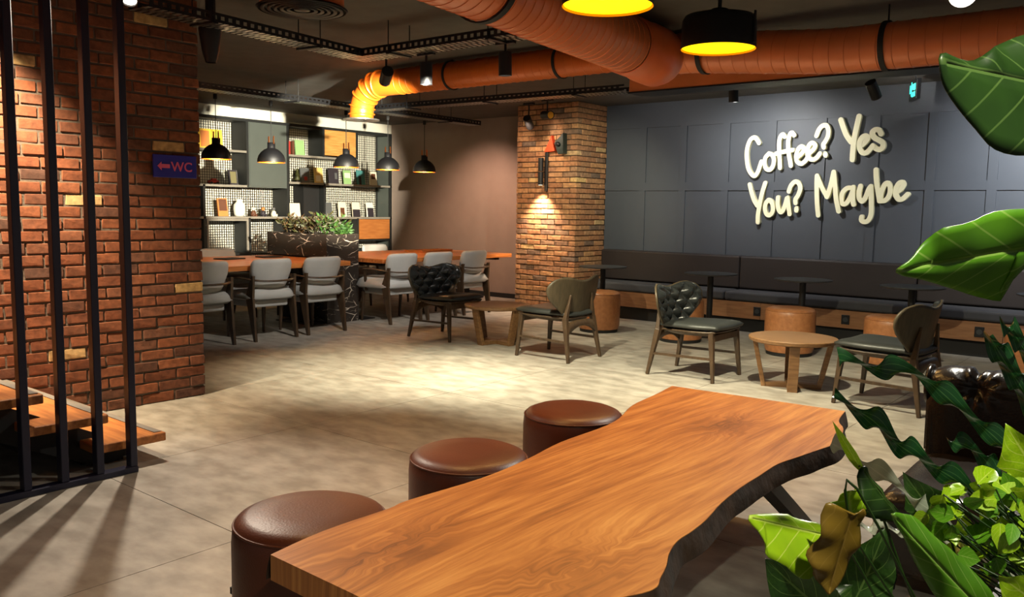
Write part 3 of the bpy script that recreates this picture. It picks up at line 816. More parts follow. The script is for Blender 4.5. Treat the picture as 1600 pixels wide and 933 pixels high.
# ------------------------------------------------------------------ bench, bistro tables, cognac poufs
BN = thing('banquette', 'long wall bench with oak front strip, dark cushions and brown leather back', 'bench', (-2.0, 9.3, 0))
bx0, bx1 = -6.20 + 2.0, 4.2
MB().b2((bx0, -0.15, 0.0), (bx1, 0.33, 0.16)).build('toe_kick', M['soft_black'], BN)
x = bx0; 
while x < bx1:
    MB().b2((x + 0.002, -0.20, 0.16), (min(x + 2.4, bx1) - 0.002, -0.18, 0.345)).build('front_board', M['bench_wood'], BN); x += 2.4
MB().b2((bx0, -0.18, 0.16), (bx1, 0.33, 0.345)).build('carcass', M['soft_black'], BN)
x = bx0; k = 0
while x < bx1 - 0.3:
    w = 1.96
    MB().b2((x + 0.004, -0.205, 0.35), (min(x + w, bx1) - 0.004, 0.18, 0.455), 0.025, 3).build('seat_cushion', M['bench_fabric'], BN)
    MB().b2((x + 0.004, 0.185, 0.46), (min(x + w, bx1) - 0.004, 0.335, 0.845), 0.02, 3).build('back_cushion', M['bench_back'], BN)
    x += w; k += 1
for x in (-3.834, -2.86, -1.6, -4.95):
    p = MB().b2((x + 2.0 - 0.042, -0.208, 0.20), (x + 2.0 + 0.042, -0.2, 0.30), 0.003).build('power_socket', M['black'], BN)
    MB().lathe([(0, 0), (0.026, 0), (0.026, 0.004), (0, 0.004)], (x + 2.0, -0.208, 0.25), 16, axis=(0, -1, 0), smooth=False).build('socket_insert', M['dark_table'], p)

def make_bistro():
    C = thing('bistro_table', '', 'table', (0, 0, 0), 0, 'black bistro tables along the bench')
    MB().lathe([(0, 0.672), (0.26, 0.672), (0.285, 0.68), (0.285, 0.690), (0, 0.690)], n=40, smooth=False).build('table_top', M['dark_table'], C)
    MB().lathe([(0.032, 0.012), (0.032, 0.672)], n=16).build('column', M['black'], C)
    MB().lathe([(0, 0), (0.21, 0), (0.21, 0.008), (0.04, 0.022), (0, 0.022)], n=32, smooth=False).build('base_plate', M['black'], C)
    return C
bt = make_bistro()
for i, (x, lab) in enumerate(((-5.55, 'black bistro table next to the brick column, first along the bench'), (-4.15, 'black bistro table behind the glossy tufted lounge chair, along the bench'),
                              (-3.13, 'black bistro table behind the cognac pouf and nearer coffee table'), (-2.09, 'black bistro table between bench and the lounge chair that shows its wooden back side'),
                              (-0.95, 'black bistro table at the right end of the bench behind the plant leaves'))):
    place(bt, i > 0, (x, 8.55, 0), 0, lab, 'black bistro tables along the bench')
for i, (x, lab) in enumerate(((-5.225, 'cognac leather pouf beside the brick column, behind the wooden chair back'), (-4.20, 'cognac leather pouf hidden behind the glossy tufted lounge chair'),
                              (-3.03, 'cognac leather pouf standing free behind the nearer coffee table'), (-2.10, 'cognac leather pouf partly behind the lounge chair near the plants'),
                              (-0.98, 'cognac leather pouf at the right edge, behind the dark fern fronds'))):
    pouf('cognac_pouf', lab, (x, 7.99, 0), 0.236, 0.458, M['cognac'], 'cognac poufs along the bench')

# ------------------------------------------------------------------ dark tufted armchair
SF = thing('tufted_sofa', 'dark glossy tufted leather sofa with rolled back, behind the green plants', 'sofa', (-0.40, 3.5, 0))
sx0, sx1 = -0.46, 0.95
def roll_back(u, v):
    x = sx0 + u * (sx1 - sx0)
    ang = v * pi * 1.5
    # front face up, then over the roll
    if v < 0.45:
        t = v / 0.45; y, z = 0.34 - 0.01 * t, 0.36 + t * 0.27
        ny, nz = -1.0, 0.0
    else:
        t = (v - 0.45) / 0.55; a = pi + t * pi * 1.25
        y, z = 0.42 + 0.095 * cos(a - 0) , 0.64 - 0.085 * sin(a)
        ny, nz = cos(a), -sin(a)
    ox = ((x - sx0 - 0.19 + 0.19) % 0.38) - 0.19; oz = z - 0.655
    d = math.hypot(ox, oz) if v < 0.8 else 1.0
    th = math.atan2(oz, ox); aa = 0
    dep = -0.045 * math.exp(-(d * d) / 0.0014) + 0.008 * cos(9 * th) * math.exp(-((d - 0.055) ** 2) / 0.0012) - 0.018 * math.exp(-(ox * ox) / 0.0004) * (1 if z > 0.66 else 0) * min(1, max(0, (v - 0.5) * 8))
    e = min(1, u * 14) * min(1, (1 - u) * 14)
    dep = dep * e - 0.03 * (1 - e) ** 2
    return Vector((x, y + ny * dep, z + nz * dep))
MB().grid(roll_back, 150, 70).build('tufted_back', M['sofa'], SF)
MB().b2((sx0 + 0.005, 0.35, 0.08), (sx1, 0.52, 0.62), 0.02, 2).build('back_frame', M['sofa'], SF)
MB().lathe([(0, 0), (0.07, 0), (0.085, 0.004), (0.085, 0.02), (0, 0.02)], (sx0 + 0.012, 0.42, 0.635), 24, axis=(-1, 0, 0)).build('roll_end', M['sofa'], SF)
def scush(u, v):
    x = sx0 + 0.002 + u * (sx1 - sx0); y = -0.40 + v * 0.74
    e = (1 - abs(u * 2 - 1) ** 14) ** 0.4 * (1 - abs(v * 2 - 1) ** 10) ** 0.4
    return Vector((x, y, 0.30 + 0.085 * e + 0.006 * noise.noise(Vector((x * 5, y * 5, 0)))))
MB().grid(scush, 40, 26).build_solid('seat_cushion', M['sofa'], 0.05, SF, -1.0)
MB().b2((sx0 + 0.01, -0.37, 0.07), (sx1, 0.36, 0.30), 0.02, 2).build('seat_base', M['sofa'], SF)
for x, y in ((sx0 + 0.07, -0.32), (sx1 - 0.07, -0.32), (sx0 + 0.07, 0.46), (sx1 - 0.07, 0.46)):
    MB().lathe([(0.02, 0), (0.03, 0.09)], (x, y, 0), 12).build('leg', M['black'], SF)

# ------------------------------------------------------------------ dining group
TX0, TX1 = -8.85, -7.33
def dining_table(y0, y1, label):
    t = thing('dining_table', label, 'table', ((TX0 + TX1) / 2, (y0 + y1) / 2, 0), 0, 'long dining tables')
    w = (TX1 - TX0) / 2; l = (y1 - y0) / 2
    n = 4
    for k in range(n):
        a = -w + 2 * w * k / n; b = -w + 2 * w * (k + 1) / n
        MB().b2((a + 0.0012, -l, 0.70), (b - 0.0012, l, 0.75), 0.003).build('top_plank', M['dining_wood'], t)
    for s in (-1, 1):
        yy = s * (l - 0.16 if s < 0 else l - 0.12)
        MB().b2((-0.05, yy - 0.05, 0.012), (0.05, yy + 0.05, 0.66)).build('leg', M['black'], t)
        MB().b2((-0.33, yy - 0.10, 0), (0.33, yy + 0.10, 0.012)).build('base_plate', M['black'], t)
        MB().b2((-0.6, yy - 0.04, 0.66), (0.6, yy + 0.04, 0.70)).build('support_beam', M['black'], t)
    return t
dining_table(3.70, 6.165, 'long orange-brown wooden dining table on the near side of the marble planter')
dining_table(6.645, 9.00, 'long orange-brown wooden dining table beyond the marble planter, by the pink-grey wall')

def make_dining():
    C = thing('dining_chair', '', 'chair', (0, 0, 0), 0, 'grey dining chairs')
    def seat(u, v):
        x = -0.23 + v * 0.50; s = u * 2 - 1
        y = s * (0.215 + 0.03 * v)
        e = (max(0, 1 - abs(s) ** 8)) ** 0.5 * (max(0, 1 - abs(v * 2 - 1) ** 8)) ** 0.5
        return Vector((x, y, 0.40 + 0.085 * e))
    MB().grid(seat, 16, 16).build_solid('seat_cushion', M['fabric'], 0.06, C, 1.0)
    MB().b2((-0.21, -0.20, 0.33), (0.24, 0.20, 0.40), 0.015, 2).build('seat_base', M['fabric'], C)
    mb = MB()
    def back(front):
        def fn(u, v):
            s = u * 2 - 1
            rv = v * 2 - 1
            hw = 0.245 * (0.80 + 0.2 * min(1, v * 1.8)) * (1 - 0.06 * max(0, rv) ** 6)
            # rounded outline
            k = (1 - abs(rv) ** 10 * 0.06)
            y = s * hw * k
            z = 0.665 + rv * 0.155 * (1 - 0.07 * abs(s) ** 8)
            e = (max(0, 1 - abs(s) ** 9)) ** 0.5 * (max(0, 1 - abs(rv) ** 9)) ** 0.5
            x = -0.225 - 0.075 * (v) + 0.07 * s * s
            return Vector((x + (1 if front else -1) * 0.030 * e, y, z))
        return fn
    mb.grid(back(True), 18, 14); mb.grid(back(False), 18, 14)
    bmesh.ops.remove_doubles(mb.bm, verts=mb.bm.verts[:], dist=0.0008)
    mb.build('back_cushion', M['fabric'], C)
    for sg in (-1, 1):
        prof = [(-0.305, 0), (-0.272, 0), (-0.145, 0.44), (-0.245, 0.655), (-0.275, 0.655), (-0.262, 0.44)]
        me = MB().prism(prof, -0.013, 0.013).mesh('rear_leg')
        for v in me.vertices: v.co = Vector((v.co.x, sg * 0.245 + v.co.z, v.co.y))
        link('rear_leg', me, M['walnut'], C)
        MB().bar((0.245, sg * 0.215, 0), (0.225, sg * 0.205, 0.36), 0.022, 0.036, bev=0.004).build('leg', M['walnut'], C)
    pts = [(0.13, 0.285, 0.625), (0.0, 0.29, 0.632), (-0.14, 0.275, 0.625), (-0.25, 0.235, 0.612), (-0.315, 0.14, 0.602), (-0.335, 0, 0.60)]
    full = catmull(pts + [(x, -y, z) for x, y, z in pts[-2::-1]], 5)
    MB().tube(full, 0.022, 8, flat=0.45).build('arm_rail', M['walnut'], C)
    for sg in (-1, 1):
        MB().bar((0.11, sg * 0.285, 0.62), (0.14, sg * 0.235, 0.37), 0.022, 0.026).build('arm_post', M['walnut'], C)
    return C
dc = make_dining()
DG = 'grey dining chairs'
for i, (y, lab) in enumerate(((4.36, 'grey upholstered dining chair partly cut off by the end of the red brick wall'),
                              (5.09, 'grey upholstered dining chair, second from the red brick wall, back to the room'),
                              (5.73, 'grey upholstered dining chair directly left of the dark marble slab'),
                              (6.89, 'grey upholstered dining chair directly right of the dark marble slab'),
                              (7.50, 'grey upholstered dining chair half hidden behind the black tufted lounge chair'),
                              (8.15, 'grey upholstered dining chair at the far end, nearest the pink-grey wall'))):
    place(dc, i > 0, (-7.49, y, 0), pi, lab, DG)
for y, lab in ((5.72, 'dining chair across the near table, only its pale back edge showing over the tabletop'), (7.55, 'dining chair across the far table, right behind the marble planter'),
               (8.25, 'dining chair across the far table, its pale back edge showing nearest the pink-grey wall')):
    place(dc, True, (-9.05, y, 0), 0, lab, DG)

# marble planter block between the tables
MP = thing('marble_planter', 'tall dark marble planter with white veins standing between the dining tables', 'planter', (-8.32, 6.405, 0))
MB().b2((0.27, -0.235, 0), (0.57, 0.235, 1.03), 0.003).build('front_slab', M['marble'], MP)
mb = MB()
mb.b2((-0.58, -0.235, 0.765), (0.27, -0.20, 1.03)); mb.b2((-0.58, 0.20, 0.765), (0.27, 0.235, 1.03)); mb.b2((-0.58, -0.2, 0.765), (-0.545, 0.2, 1.03)); mb.b2((-0.545, -0.2, 0.765), (0.27, 0.2, 0.80))
mb.build('trough', M['marble'], MP)
MB().b2((-0.54, -0.195, 0.80), (0.268, 0.195, 0.985)).build('soil', M['soil'], MP)
MB().b2((-0.50, -0.16, 0), (0.27, 0.16, 0.765)).build('pedestal', M['soft_black'], MP)

def bush(label, x, y, h, w, keys, seed, group):
    rd = random.Random(seed)
    B = thing('leafy_shrub', label, 'plant', (x, y, 0.985), 0, group)
    st = MB(); fo = [MB() for _ in keys]
    for k in range(11):
        a = rd.uniform(0, 2 * pi); r = rd.uniform(0.1, 1.0) * w; hh = h * rd.uniform(0.65, 1.0) * (1 - 0.25 * r / w)
        tip = Vector((cos(a) * r, sin(a) * r, hh)); base = Vector((cos(a) * r * 0.25, sin(a) * r * 0.25, 0))
        st.tube([base, base.lerp(tip, 0.5) + Vector((0, 0, 0.02)), tip], [0.005, 0.004, 0.002], 5)
        for j in range(15):
            t = rd.uniform(0.25, 1.02); p = base.lerp(tip, t)
            d = Vector((rd.uniform(-1, 1), rd.uniform(-1, 1), rd.uniform(-0.1, 1.0))).normalized()
            l = rd.uniform(0.045, 0.085); s = d.cross(Vector((rd.uniform(-1, 1), rd.uniform(-1, 1), 0.2))).normalized() * l * 0.22
            bm = fo[rd.randrange(len(keys))].bm
            n = d.cross(s).normalized() * l * 0.10
            v = [bm.verts.new(q) for q in (p, p + d * l * 0.5 + s + n, p + d * l, p + d * l * 0.5 - s + n, p + d * l * 0.5)]
            bm.faces.new((v[0], v[1], v[4])); bm.faces.new((v[1], v[2], v[4])); bm.faces.new((v[2], v[3], v[4])); bm.faces.new((v[3], v[0], v[4]))
    st.build('stems', M['soil'], B)
    for f, k in zip(fo, keys): f.build('foliage', M[k], B, kind='stuff')
for i, (dx, dy, h, w, keys, lab) in enumerate(((-0.42, -0.02, 0.30, 0.22, ('bush_a', 'bush_c'), 'olive and russet leafy shrub at the far left end of the marble planter'),
                                               (-0.17, 0.03, 0.28, 0.22, ('bush_c', 'bush_a'), 'russet leafy shrub, second from the left in the marble planter'),
                                               (0.08, -0.02, 0.32, 0.23, ('bush_a', 'bush_c', 'bush_a'), 'tallest olive leafy shrub in the marble planter'),
                                               (0.29, 0.05, 0.30, 0.20, ('bush_a', 'bush_b'), 'olive green leafy shrub second from the right in the marble planter'),
                                               (0.44, 0.10, 0.20, 0.15, ('bush_b',), 'small bright green shrub at the right end of the marble planter'))):
    bush(lab, -8.32 + dx, 6.405 + dy, h, w, keys, 30 + i, 'shrubs in the marble planter')

# trays and menus on the tables
for x, y, a, sx, sy, lab in ((-8.30, 8.25, 0.15, 0.30, 0.42, 'flat brown wooden tray on the far dining table, nearer the planter'), (-8.35, 8.62, 0.1, 0.26, 0.30, 'flat brown wooden tray at the wall end of the far dining table'),
                             (-8.35, 5.30, 0.2, 0.20, 0.28, 'dark slim menu card on the near dining table'), (-8.40, 5.85, -0.1, 0.18, 0.26, 'dark slim menu card on the near dining table beside the marble planter')):
    nm = 'wooden_tray' if 'tray' in lab else 'menu_card'
    t = thing(nm, lab, 'tray' if 'tray' in lab else 'menu', (x, y, 0.75), a)
    MB().box((0, 0, 0.006), (sx, sy, 0.012), None, 0.002).build('board', M['orange_oak'] if 'tray' in lab else M['soft_black'], t)
    if 'tray' in lab:
        for s in (-1, 1):
            MB().box((s * (sx / 2 - 0.006), 0, 0.018), (0.012, sy, 0.014)).build('rim', M['orange_oak'], t)
            MB().box((0, s * (sy / 2 - 0.006), 0.018), (sx - 0.026, 0.012, 0.014)).build('rim', M['orange_oak'], t)

# ------------------------------------------------------------------ bookshelf
BX0, BX1 = -10.76, -10.40
BS = thing('bookshelf', 'tall dark steel bookshelf with wire grid back along the end wall', 'shelf', (-10.4, 7.5, 0))
def bs(lo, hi, name, m, par=None):
    lo = (lo[0] + 10.4, lo[1] - 7.5, lo[2]); hi = (hi[0] + 10.4, hi[1] - 7.5, hi[2])
    return MB().b2(lo, hi).build(name, m, par or BS)
YL, YR = 5.2, 9.62
# uprights
def upright(y, z0, z1, w=0.035):
    bs((BX0, y - w / 2, z0), (BX1, y + w / 2, z1), 'upright', M['shelf'])
for y, a, b in ((YL, 0, 2.54), (6.24, 0, 1.62), (6.915, 1.62, 2.54), (7.585, 0, 2.54), (8.235, 2.09, 2.52), (8.245, 1.19, 1.70), (8.88, 2.09, 2.52), (8.90, 0.0, 1.17), (6.93, 0.0, 1.17)):
    upright(y, a, b)
# open right end: two posts and rungs
bs((BX1 - 0.04, YR - 0.035, 0), (BX1, YR, 2.54), 'upright', M['shelf']); bs((BX0, YR - 0.035, 0), (BX0 + 0.035, YR, 2.54), 'upright', M['shelf'])
bs((BX0 + 0.035, YR - 0.02, 0), (BX1 - 0.04, YR, 2.54), 'end_panel', M['cabinet'])
# shelves
def board(y0, y1, z, t=0.03, edge=True):
    s = bs((BX0, y0, z - t), (BX1 - 0.003, y1, z), 'shelf_board', M['shelf'])
    if edge: bs((BX1 - 0.003, y0, z - t), (BX1, y1, z), 'shelf_edge', M['shelf_edge'], s)
board(YL, YR, 2.54, 0.04, False)
board(YL, 6.90, 2.10); board(7.60, 8.87, 2.095); board(YL, 6.90, 1.625); board(7.60, YR, 1.70)
board(YL, YR, 1.19); board(YL, YR, 0.68, 0.03, False); board(YL, YR, 0.12, 0.04, False); board(8.92, YR, 0.83, 0.02, False)
# doors
d = bs((BX0 + 0.02, 6.935, 1.60), (BX1 - 0.006, 7.567, 2.50), 'cabinet_door', M['cabinet']); bs((BX1 - 0.006, 6.95, 1.62), (BX1 + 0.002, 7.552, 2.485), 'door_panel', M['cabinet'], d)
d = bs((BX0 + 0.02, 8.255, 2.12), (BX1 - 0.004, 8.86, 2.50), 'oak_door', M['oak'])
for k in range(5):
    bs((BX1 - 0.004, 8.26, 2.125 + k * 0.075), (BX1 + 0.003 + 0.001 * (k % 2), 8.855, 2.198 + k * 0.075), 'door_slat', M['oak'], d)
d = bs((BX0 + 0.02, 8.925, 0.84), (BX1 + 0.002, 9.57, 1.155), 'oak_drawer', M['orange_oak'])
bs((BX0 + 0.01, 7.93, 1.19), (BX1 - 0.10, 8.22, 1.66), 'cabinet_box', M['soft_black'])
# framed box low left
for lo, hi in (((BX1 - 0.02, 6.27, 0.70), (BX1 + 0.004, 6.295, 1.155)), ((BX1 - 0.02, 6.885, 0.70), (BX1 + 0.004, 6.91, 1.155)), ((BX1 - 0.02, 6.295, 1.13), (BX1 + 0.004, 6.885, 1.155))):
    bs(lo, hi, 'box_frame', M['shelf_edge'])
# wire grid back: one countless mesh
mb = MB()
y = YL
while y < YR - 0.05:
    mb.b2((BX0 + 0.012 + 10.4, y - 0.003 - 7.5, 0.14), (BX0 + 0.016 + 10.4, y + 0.003 - 7.5, 2.50)); y += 0.036
z = 0.14
while z < 2.5:
    mb.b2((BX0 + 0.018 + 10.4, YL - 7.5, z - 0.0028), (BX0 + 0.024 + 10.4, YR - 0.04 - 7.5, z + 0.0028)); z += 0.036
mb.build('wire_grid', M['wire'], BS, kind='stuff')

# things on the shelves
def book(label, y, z, w, h, cover, lean=0.12, t=0.022, x=-10.52, pic=None, name='book', cat='book', group='books displayed on the bookshelf'):
    t_ = thing(name, label, cat, (x, y, z), 0, group)
    r = Matrix.Rotation(-lean, 3, 'Y')
    c = r @ Vector((-t / 2, 0, h / 2)) + Vector((0, 0, 0.0015))
    MB().box(c, (t, w, h), r, 0.0015).build('cover', cover, t_)
    MB().box(r @ Vector((-t / 2, 0.002, h / 2)) + Vector((0, 0, 0.0015)), (t * 0.7, w + 0.001, h - 0.006), r).build('pages', M['white'], t_)
    if pic:
        (m, u0, v0, u1, v1) = pic
        MB().box(r @ Vector((0.0005, (u0 + u1) / 2 * w - w / 2, (v0 + v1) / 2 * h)) + Vector((0, 0, 0.0015)), (0.002, (u1 - u0) * w, (v1 - v0) * h), r).build('cover_print', m, t_)
    return t_
yel = flat('yellow_cover', (236, 190, 60)); red = flat('red_cover', (160, 44, 36)); grn = flat('green_cover', (140, 176, 116)); drk = flat('dark_cover', (44, 38, 44)); tea = flat('teal_cover', (70, 130, 130))
cre = flat('cream_cover', (222, 214, 190)); brn = flat('brown_cover', (92, 54, 34)); gry = flat('grey_cover', (86, 88, 88)); ora = flat('orange_cover', (200, 120, 60)); wht = M['white']
book('wide orange and yellow picture book behind the first pendant lamp', 6.45, 2.10, 0.36, 0.27, yel, 0.1, 0.02, -10.55, (ora, 0.08, 0.1, 0.45, 0.9))
book('thin red book standing on the upper shelf of the middle bay', 7.68, 2.095, 0.05, 0.20, red, 0.02, 0.16, -10.5)
book('dark brown book beside the green one on the upper shelf', 7.76, 2.095, 0.035, 0.20, brn, 0.02, 0.16, -10.5)
book('pale green book on the upper shelf of the middle bay', 7.90, 2.095, 0.16, 0.23, grn, 0.12)
book('red-edged thin book at the left end of the long middle shelf', 7.64, 1.70, 0.03, 0.22, ora, 0.02, 0.15, -10.5)
book('grey photo book with a red spot on the long middle shelf', 7.99, 1.70, 0.16, 0.22, gry, 0.12, pic=(red, 0.35, 0.15, 0.7, 0.4))
book('yellow cream book on the long middle shelf', 8.24, 1.70, 0.16, 0.235, flat('straw_cover', (214, 182, 110)), 0.12, pic=(cre, 0.15, 0.1, 0.7, 0.5))
book('dark speckled book on the long middle shelf', 8.53, 1.70, 0.19, 0.24, drk, 0.12, pic=(gry, 0.6, 0.3, 0.85, 0.7))
book('pale green and white book below the third pendant lamp', 8.80, 1.70, 0.14, 0.22, grn, 0.12, pic=(cre, 0.1, 0.45, 0.9, 0.8))
book('teal book on the long middle shelf', 9.08, 1.70, 0.16, 0.23, tea, 0.12, pic=(drk, 0.2, 0.0, 0.5, 0.6))
book('white book with dark print at the right end of the middle shelf', 9.34, 1.70, 0.15, 0.22, cre, 0.12, pic=(brn, 0.2, 0.45, 0.8, 0.85))
book('fiery orange-brown picture book on the lower shelf, left bay', 6.60, 1.19, 0.15, 0.25, ora, 0.14, pic=(brn, 0.1, 0.3, 0.9, 0.95))
book('white picture card above the leftmost shrubs', 7.80, 1.19, 0.18, 0.20, cre, 0.12)
book('white and blue book above the shrubs', 8.05, 1.19, 0.15, 0.24, wht, 0.12, pic=(flat('blue_print', (120, 140, 190)), 0.3, 0.2, 0.8, 0.5))
book('small grey book behind the tall shrub on the lower shelf', 8.43, 1.19, 0.13, 0.22, gry, 0.12)
book('white book with brown portrait print on the lower shelf', 8.70, 1.19, 0.15, 0.235, cre, 0.12, pic=(brn, 0.2, 0.1, 0.75, 0.6))
book('white book with half dark cover, middle of the lower shelf', 8.98, 1.19, 0.15, 0.235, cre, 0.12, pic=(drk, 0.0, 0.0, 1.0, 0.5))
book('white book with black lower half at the right end of the lower shelf', 9.27, 1.19, 0.14, 0.235, wht, 0.12, pic=(drk, 0.1, 0.0, 1.0, 0.62))
book('slim yellow book beside the oak drawer just above the planter', 8.72, 0.68, 0.10, 0.34, yel, 0.06)
pf = book('small framed picture on the left bay shelf', 6.77, 1.625, 0.13, 0.21, drk, 0.16, name='picture_frame', cat='picture', group='', pic=(flat('frame_photo', (110, 104, 70)), 0.15, 0.12, 0.85, 0.88))
car = thing('toy_car', 'small red toy car on the left bay shelf', 'toy', (-10.52, 6.45, 1.625))
MB().box((0, 0, 0.035), (0.06, 0.15, 0.035), None, 0.01, 2).build('body', red, car); MB().box((0, 0.005, 0.065), (0.05, 0.075, 0.03), None, 0.01, 2).build('cabin', red, car)
for y in (-0.045, 0.045):
    for x in (-0.03, 0.03): MB().lathe([(0, -0.006), (0.018, -0.006), (0.018, 0.006), (0, 0.006)], (x, y, 0.018), 12, axis=(1, 0, 0), smooth=False).build('wheel', M['soft_black'], car)
va = thing('vase', 'cream ribbed vase on the lower shelf, left bay', 'vase', (-10.54, 6.86, 1.19))
MB().lathe([(0, 0), (0.06, 0), (0.075, 0.03), (0.085, 0.10), (0.08, 0.16), (0.05, 0.20), (0.035, 0.215), (0.05, 0.24), (0.042, 0.24), (0.03, 0.215), (0, 0.2)], n=24).build('body', M['white_plaster'], va)
for i, y in enumerate((7.06, 7.22, 7.40)):
    f = thing('figurine', ('small seated figurine next to the cream vase', 'middle one of three small seated figurines on the lower shelf', 'small pale figurine nearest the shrubs on the lower shelf')[i], 'figurine', (-10.50, y, 1.19), 0, 'figurines on the lower shelf')
    MB().lathe([(0, 0), (0.035, 0), (0.04, 0.03), (0.03, 0.07), (0.018, 0.085), (0, 0.088)], n=14).build('body', (brn, drk, cre)[i], f)
    MB().lathe([(0, 0.08), (0.018, 0.085), (0.026, 0.105), (0.02, 0.128), (0, 0.135)], n=14).build('head', (cre, ora, gry)[i], f)
    for s in (-1, 1): MB().lathe([(0.012, 0), (0.014, 0.02), (0, 0.05)], (0.03, s * 0.025, 0.0), 10, axis=(0.5, 0, 1)).build('leg', (brn, drk, cre)[i], f)
tr = thing('mini_tree', 'tiny dark fir tree figure on the long middle shelf', 'ornament', (-10.5, 7.82, 1.70))
MB().lathe([(0.05, 0.03), (0.02, 0.10), (0.04, 0.10), (0.015, 0.16), (0.026, 0.16), (0, 0.22)], n=14).build('crown', M['bush_a'], tr); MB().lathe([(0.035, 0), (0.035, 0.012), (0.008, 0.014), (0.008, 0.04)], n=12).build('trunk', M['soil'], tr)

# ------------------------------------------------------------------ pendants over the dining tables
PX = -7.95
def make_pendant():
    C = thing('dome_pendant', '', 'lamp', (0, 0, 0), 0, 'black dome pendants over the dining tables')
    prof = [(0.150, 0.0), (0.148, 0.035), (0.135, 0.075), (0.110, 0.11), (0.075, 0.14), (0.046, 0.152)]
    MB().lathe(prof + [(0.042, 0.16), (0.042, 0.215), (0, 0.218)], n=40).build('shade', M['black'], C)
    MB().lathe([(0.1475, 0.0005), (0.145, 0.035), (0.132, 0.073), (0.107, 0.107), (0.073, 0.136), (0.0, 0.148)], n=40).build('shade_lining', M['gold'], C)
    MB().tube([(0.149 * cos(2 * pi * k / 40), 0.149 * sin(2 * pi * k / 40), 0.001) for k in range(40)], 0.0035, 6, closed=True).build('rim', M['copper'], C)
    MB().lathe([(0, 0.03), (0.025, 0.04), (0.033, 0.065), (0.026, 0.092), (0.014, 0.11), (0.014, 0.14)], n=18).build('bulb', M['pend_glow'], C)
    for s in (-1, 1):
        MB().bar((0, s * 0.044, 0.20), (0, s * 0.044, 0.285), 0.016, 0.014, 0.01, 0.008).build('copper_arm', M['copper'], C)
    MB().lathe([(0.004, 0.215), (0.004, 0.625)], n=8).build('cord', M['soft_black'], C)
    MB().lathe([(0.02, 0.61), (0.02, 0.66), (0, 0.66)], n=14).build('ceiling_cap', M['soft_black'], C)
    return C
pd = make_pendant()
for i, (y, lab) in enumerate(((4.915, 'black dome pendant lamp nearest the red brick wall'), (5.582, 'black dome pendant lamp hanging before the grey cabinet door'), (6.625, 'black dome pendant lamp hanging over the marble planter, before the oak door'),
                              (7.287, 'black dome pendant lamp at the right edge of the bookshelf'), (7.925, 'black dome pendant lamp hanging before the pink-grey wall'))):
    place(pd, i > 0, (PX, y, 1.815), pi / 2, lab, 'black dome pendants over the dining tables')
    point('pendant_light', (PX, y, 1.80), 9, (1.0, 0.66, 0.30), 0.05)

# ------------------------------------------------------------------ big drum lamps over the slab table
for (x, y, z, lab) in ((-2.33, 3.565, 2.335, 'large black drum lamp with glowing yellow inside, the nearer, cut off at the top'), (-2.35, 4.816, 2.325, 'large black drum lamp with glowing yellow inside, hanging before the orange duct')):
    C = thing('drum_lamp', lab, 'lamp', (x, y, z), 0, 'black drum lamps')
    MB().lathe([(0.222, 0), (0.218, 0.165), (0.205, 0.19), (0.05, 0.205), (0.05, 0.235), (0, 0.235)], n=56).build('shade', M['black'], C)
    MB().lathe([(0.220, 0.001), (0.215, 0.16), (0.2, 0.18), (0, 0.185)], n=56).build('shade_lining', M['gold'], C)
    MB().lathe([(0, 0.012), (0.214, 0.012), (0.214, 0.018), (0, 0.018)], n=56, smooth=False).build('diffuser', M['lamp_yellow'], C)
    MB().lathe([(0.012, 0.235), (0.012, CEIL - z)], n=10).build('stem', M['black'], C)
    MB().bar((0.226, 0, 0.02), (0.226, 0, 0.20), 0.02, 0.02, 0.008, 0.008).build('side_bracket', M['black'], C)
    spot('drum_light', (x, y, z - 0.01), (x + 0.25, y - 0.35, 0), 75, AMBER, 112, 0.9, 0.18)

# ------------------------------------------------------------------ ventilation ducts
def duct(name, label, pts, rad, ribs, mkey='duct', loc=(0, 0, 0)):
    D = thing(name, label, 'duct', loc)
    L = Vector(loc)
    P = [Vector(p) - L for p in pts]
    MB().tube(P, rad, 40, caps=True).build('duct_tube', M[mkey], D)
    # spiral seam ribs, one mesh: too many and fine to count
    mb = MB()
    tot = 0
    for a, b in zip(P, P[1:]):
        ln = (b - a).length; t = (b - a).normalized()
        d = ribs - (tot % ribs)
        while d < ln:
            mb.lathe([(rad + 0.0005, -0.004), (rad + 0.004, -0.002), (rad + 0.004, 0.002), (rad + 0.0005, 0.004)], a + t * d, 40, axis=(t + Vector((0.0, 0.0, 0.0))).normalized())
            d += ribs
        tot += ln
    mb.build('seam_ribs', M[mkey], D, kind='stuff')
    return D
def strap(D, c, axis, r, w=0.035):
    MB().lathe([(r + 0.001, -w / 2), (r + 0.009, -w / 2), (r + 0.009, w / 2), (r + 0.001, w / 2)], c, 40, axis=axis, smooth=False).build('strap', M['soft_black'], D)

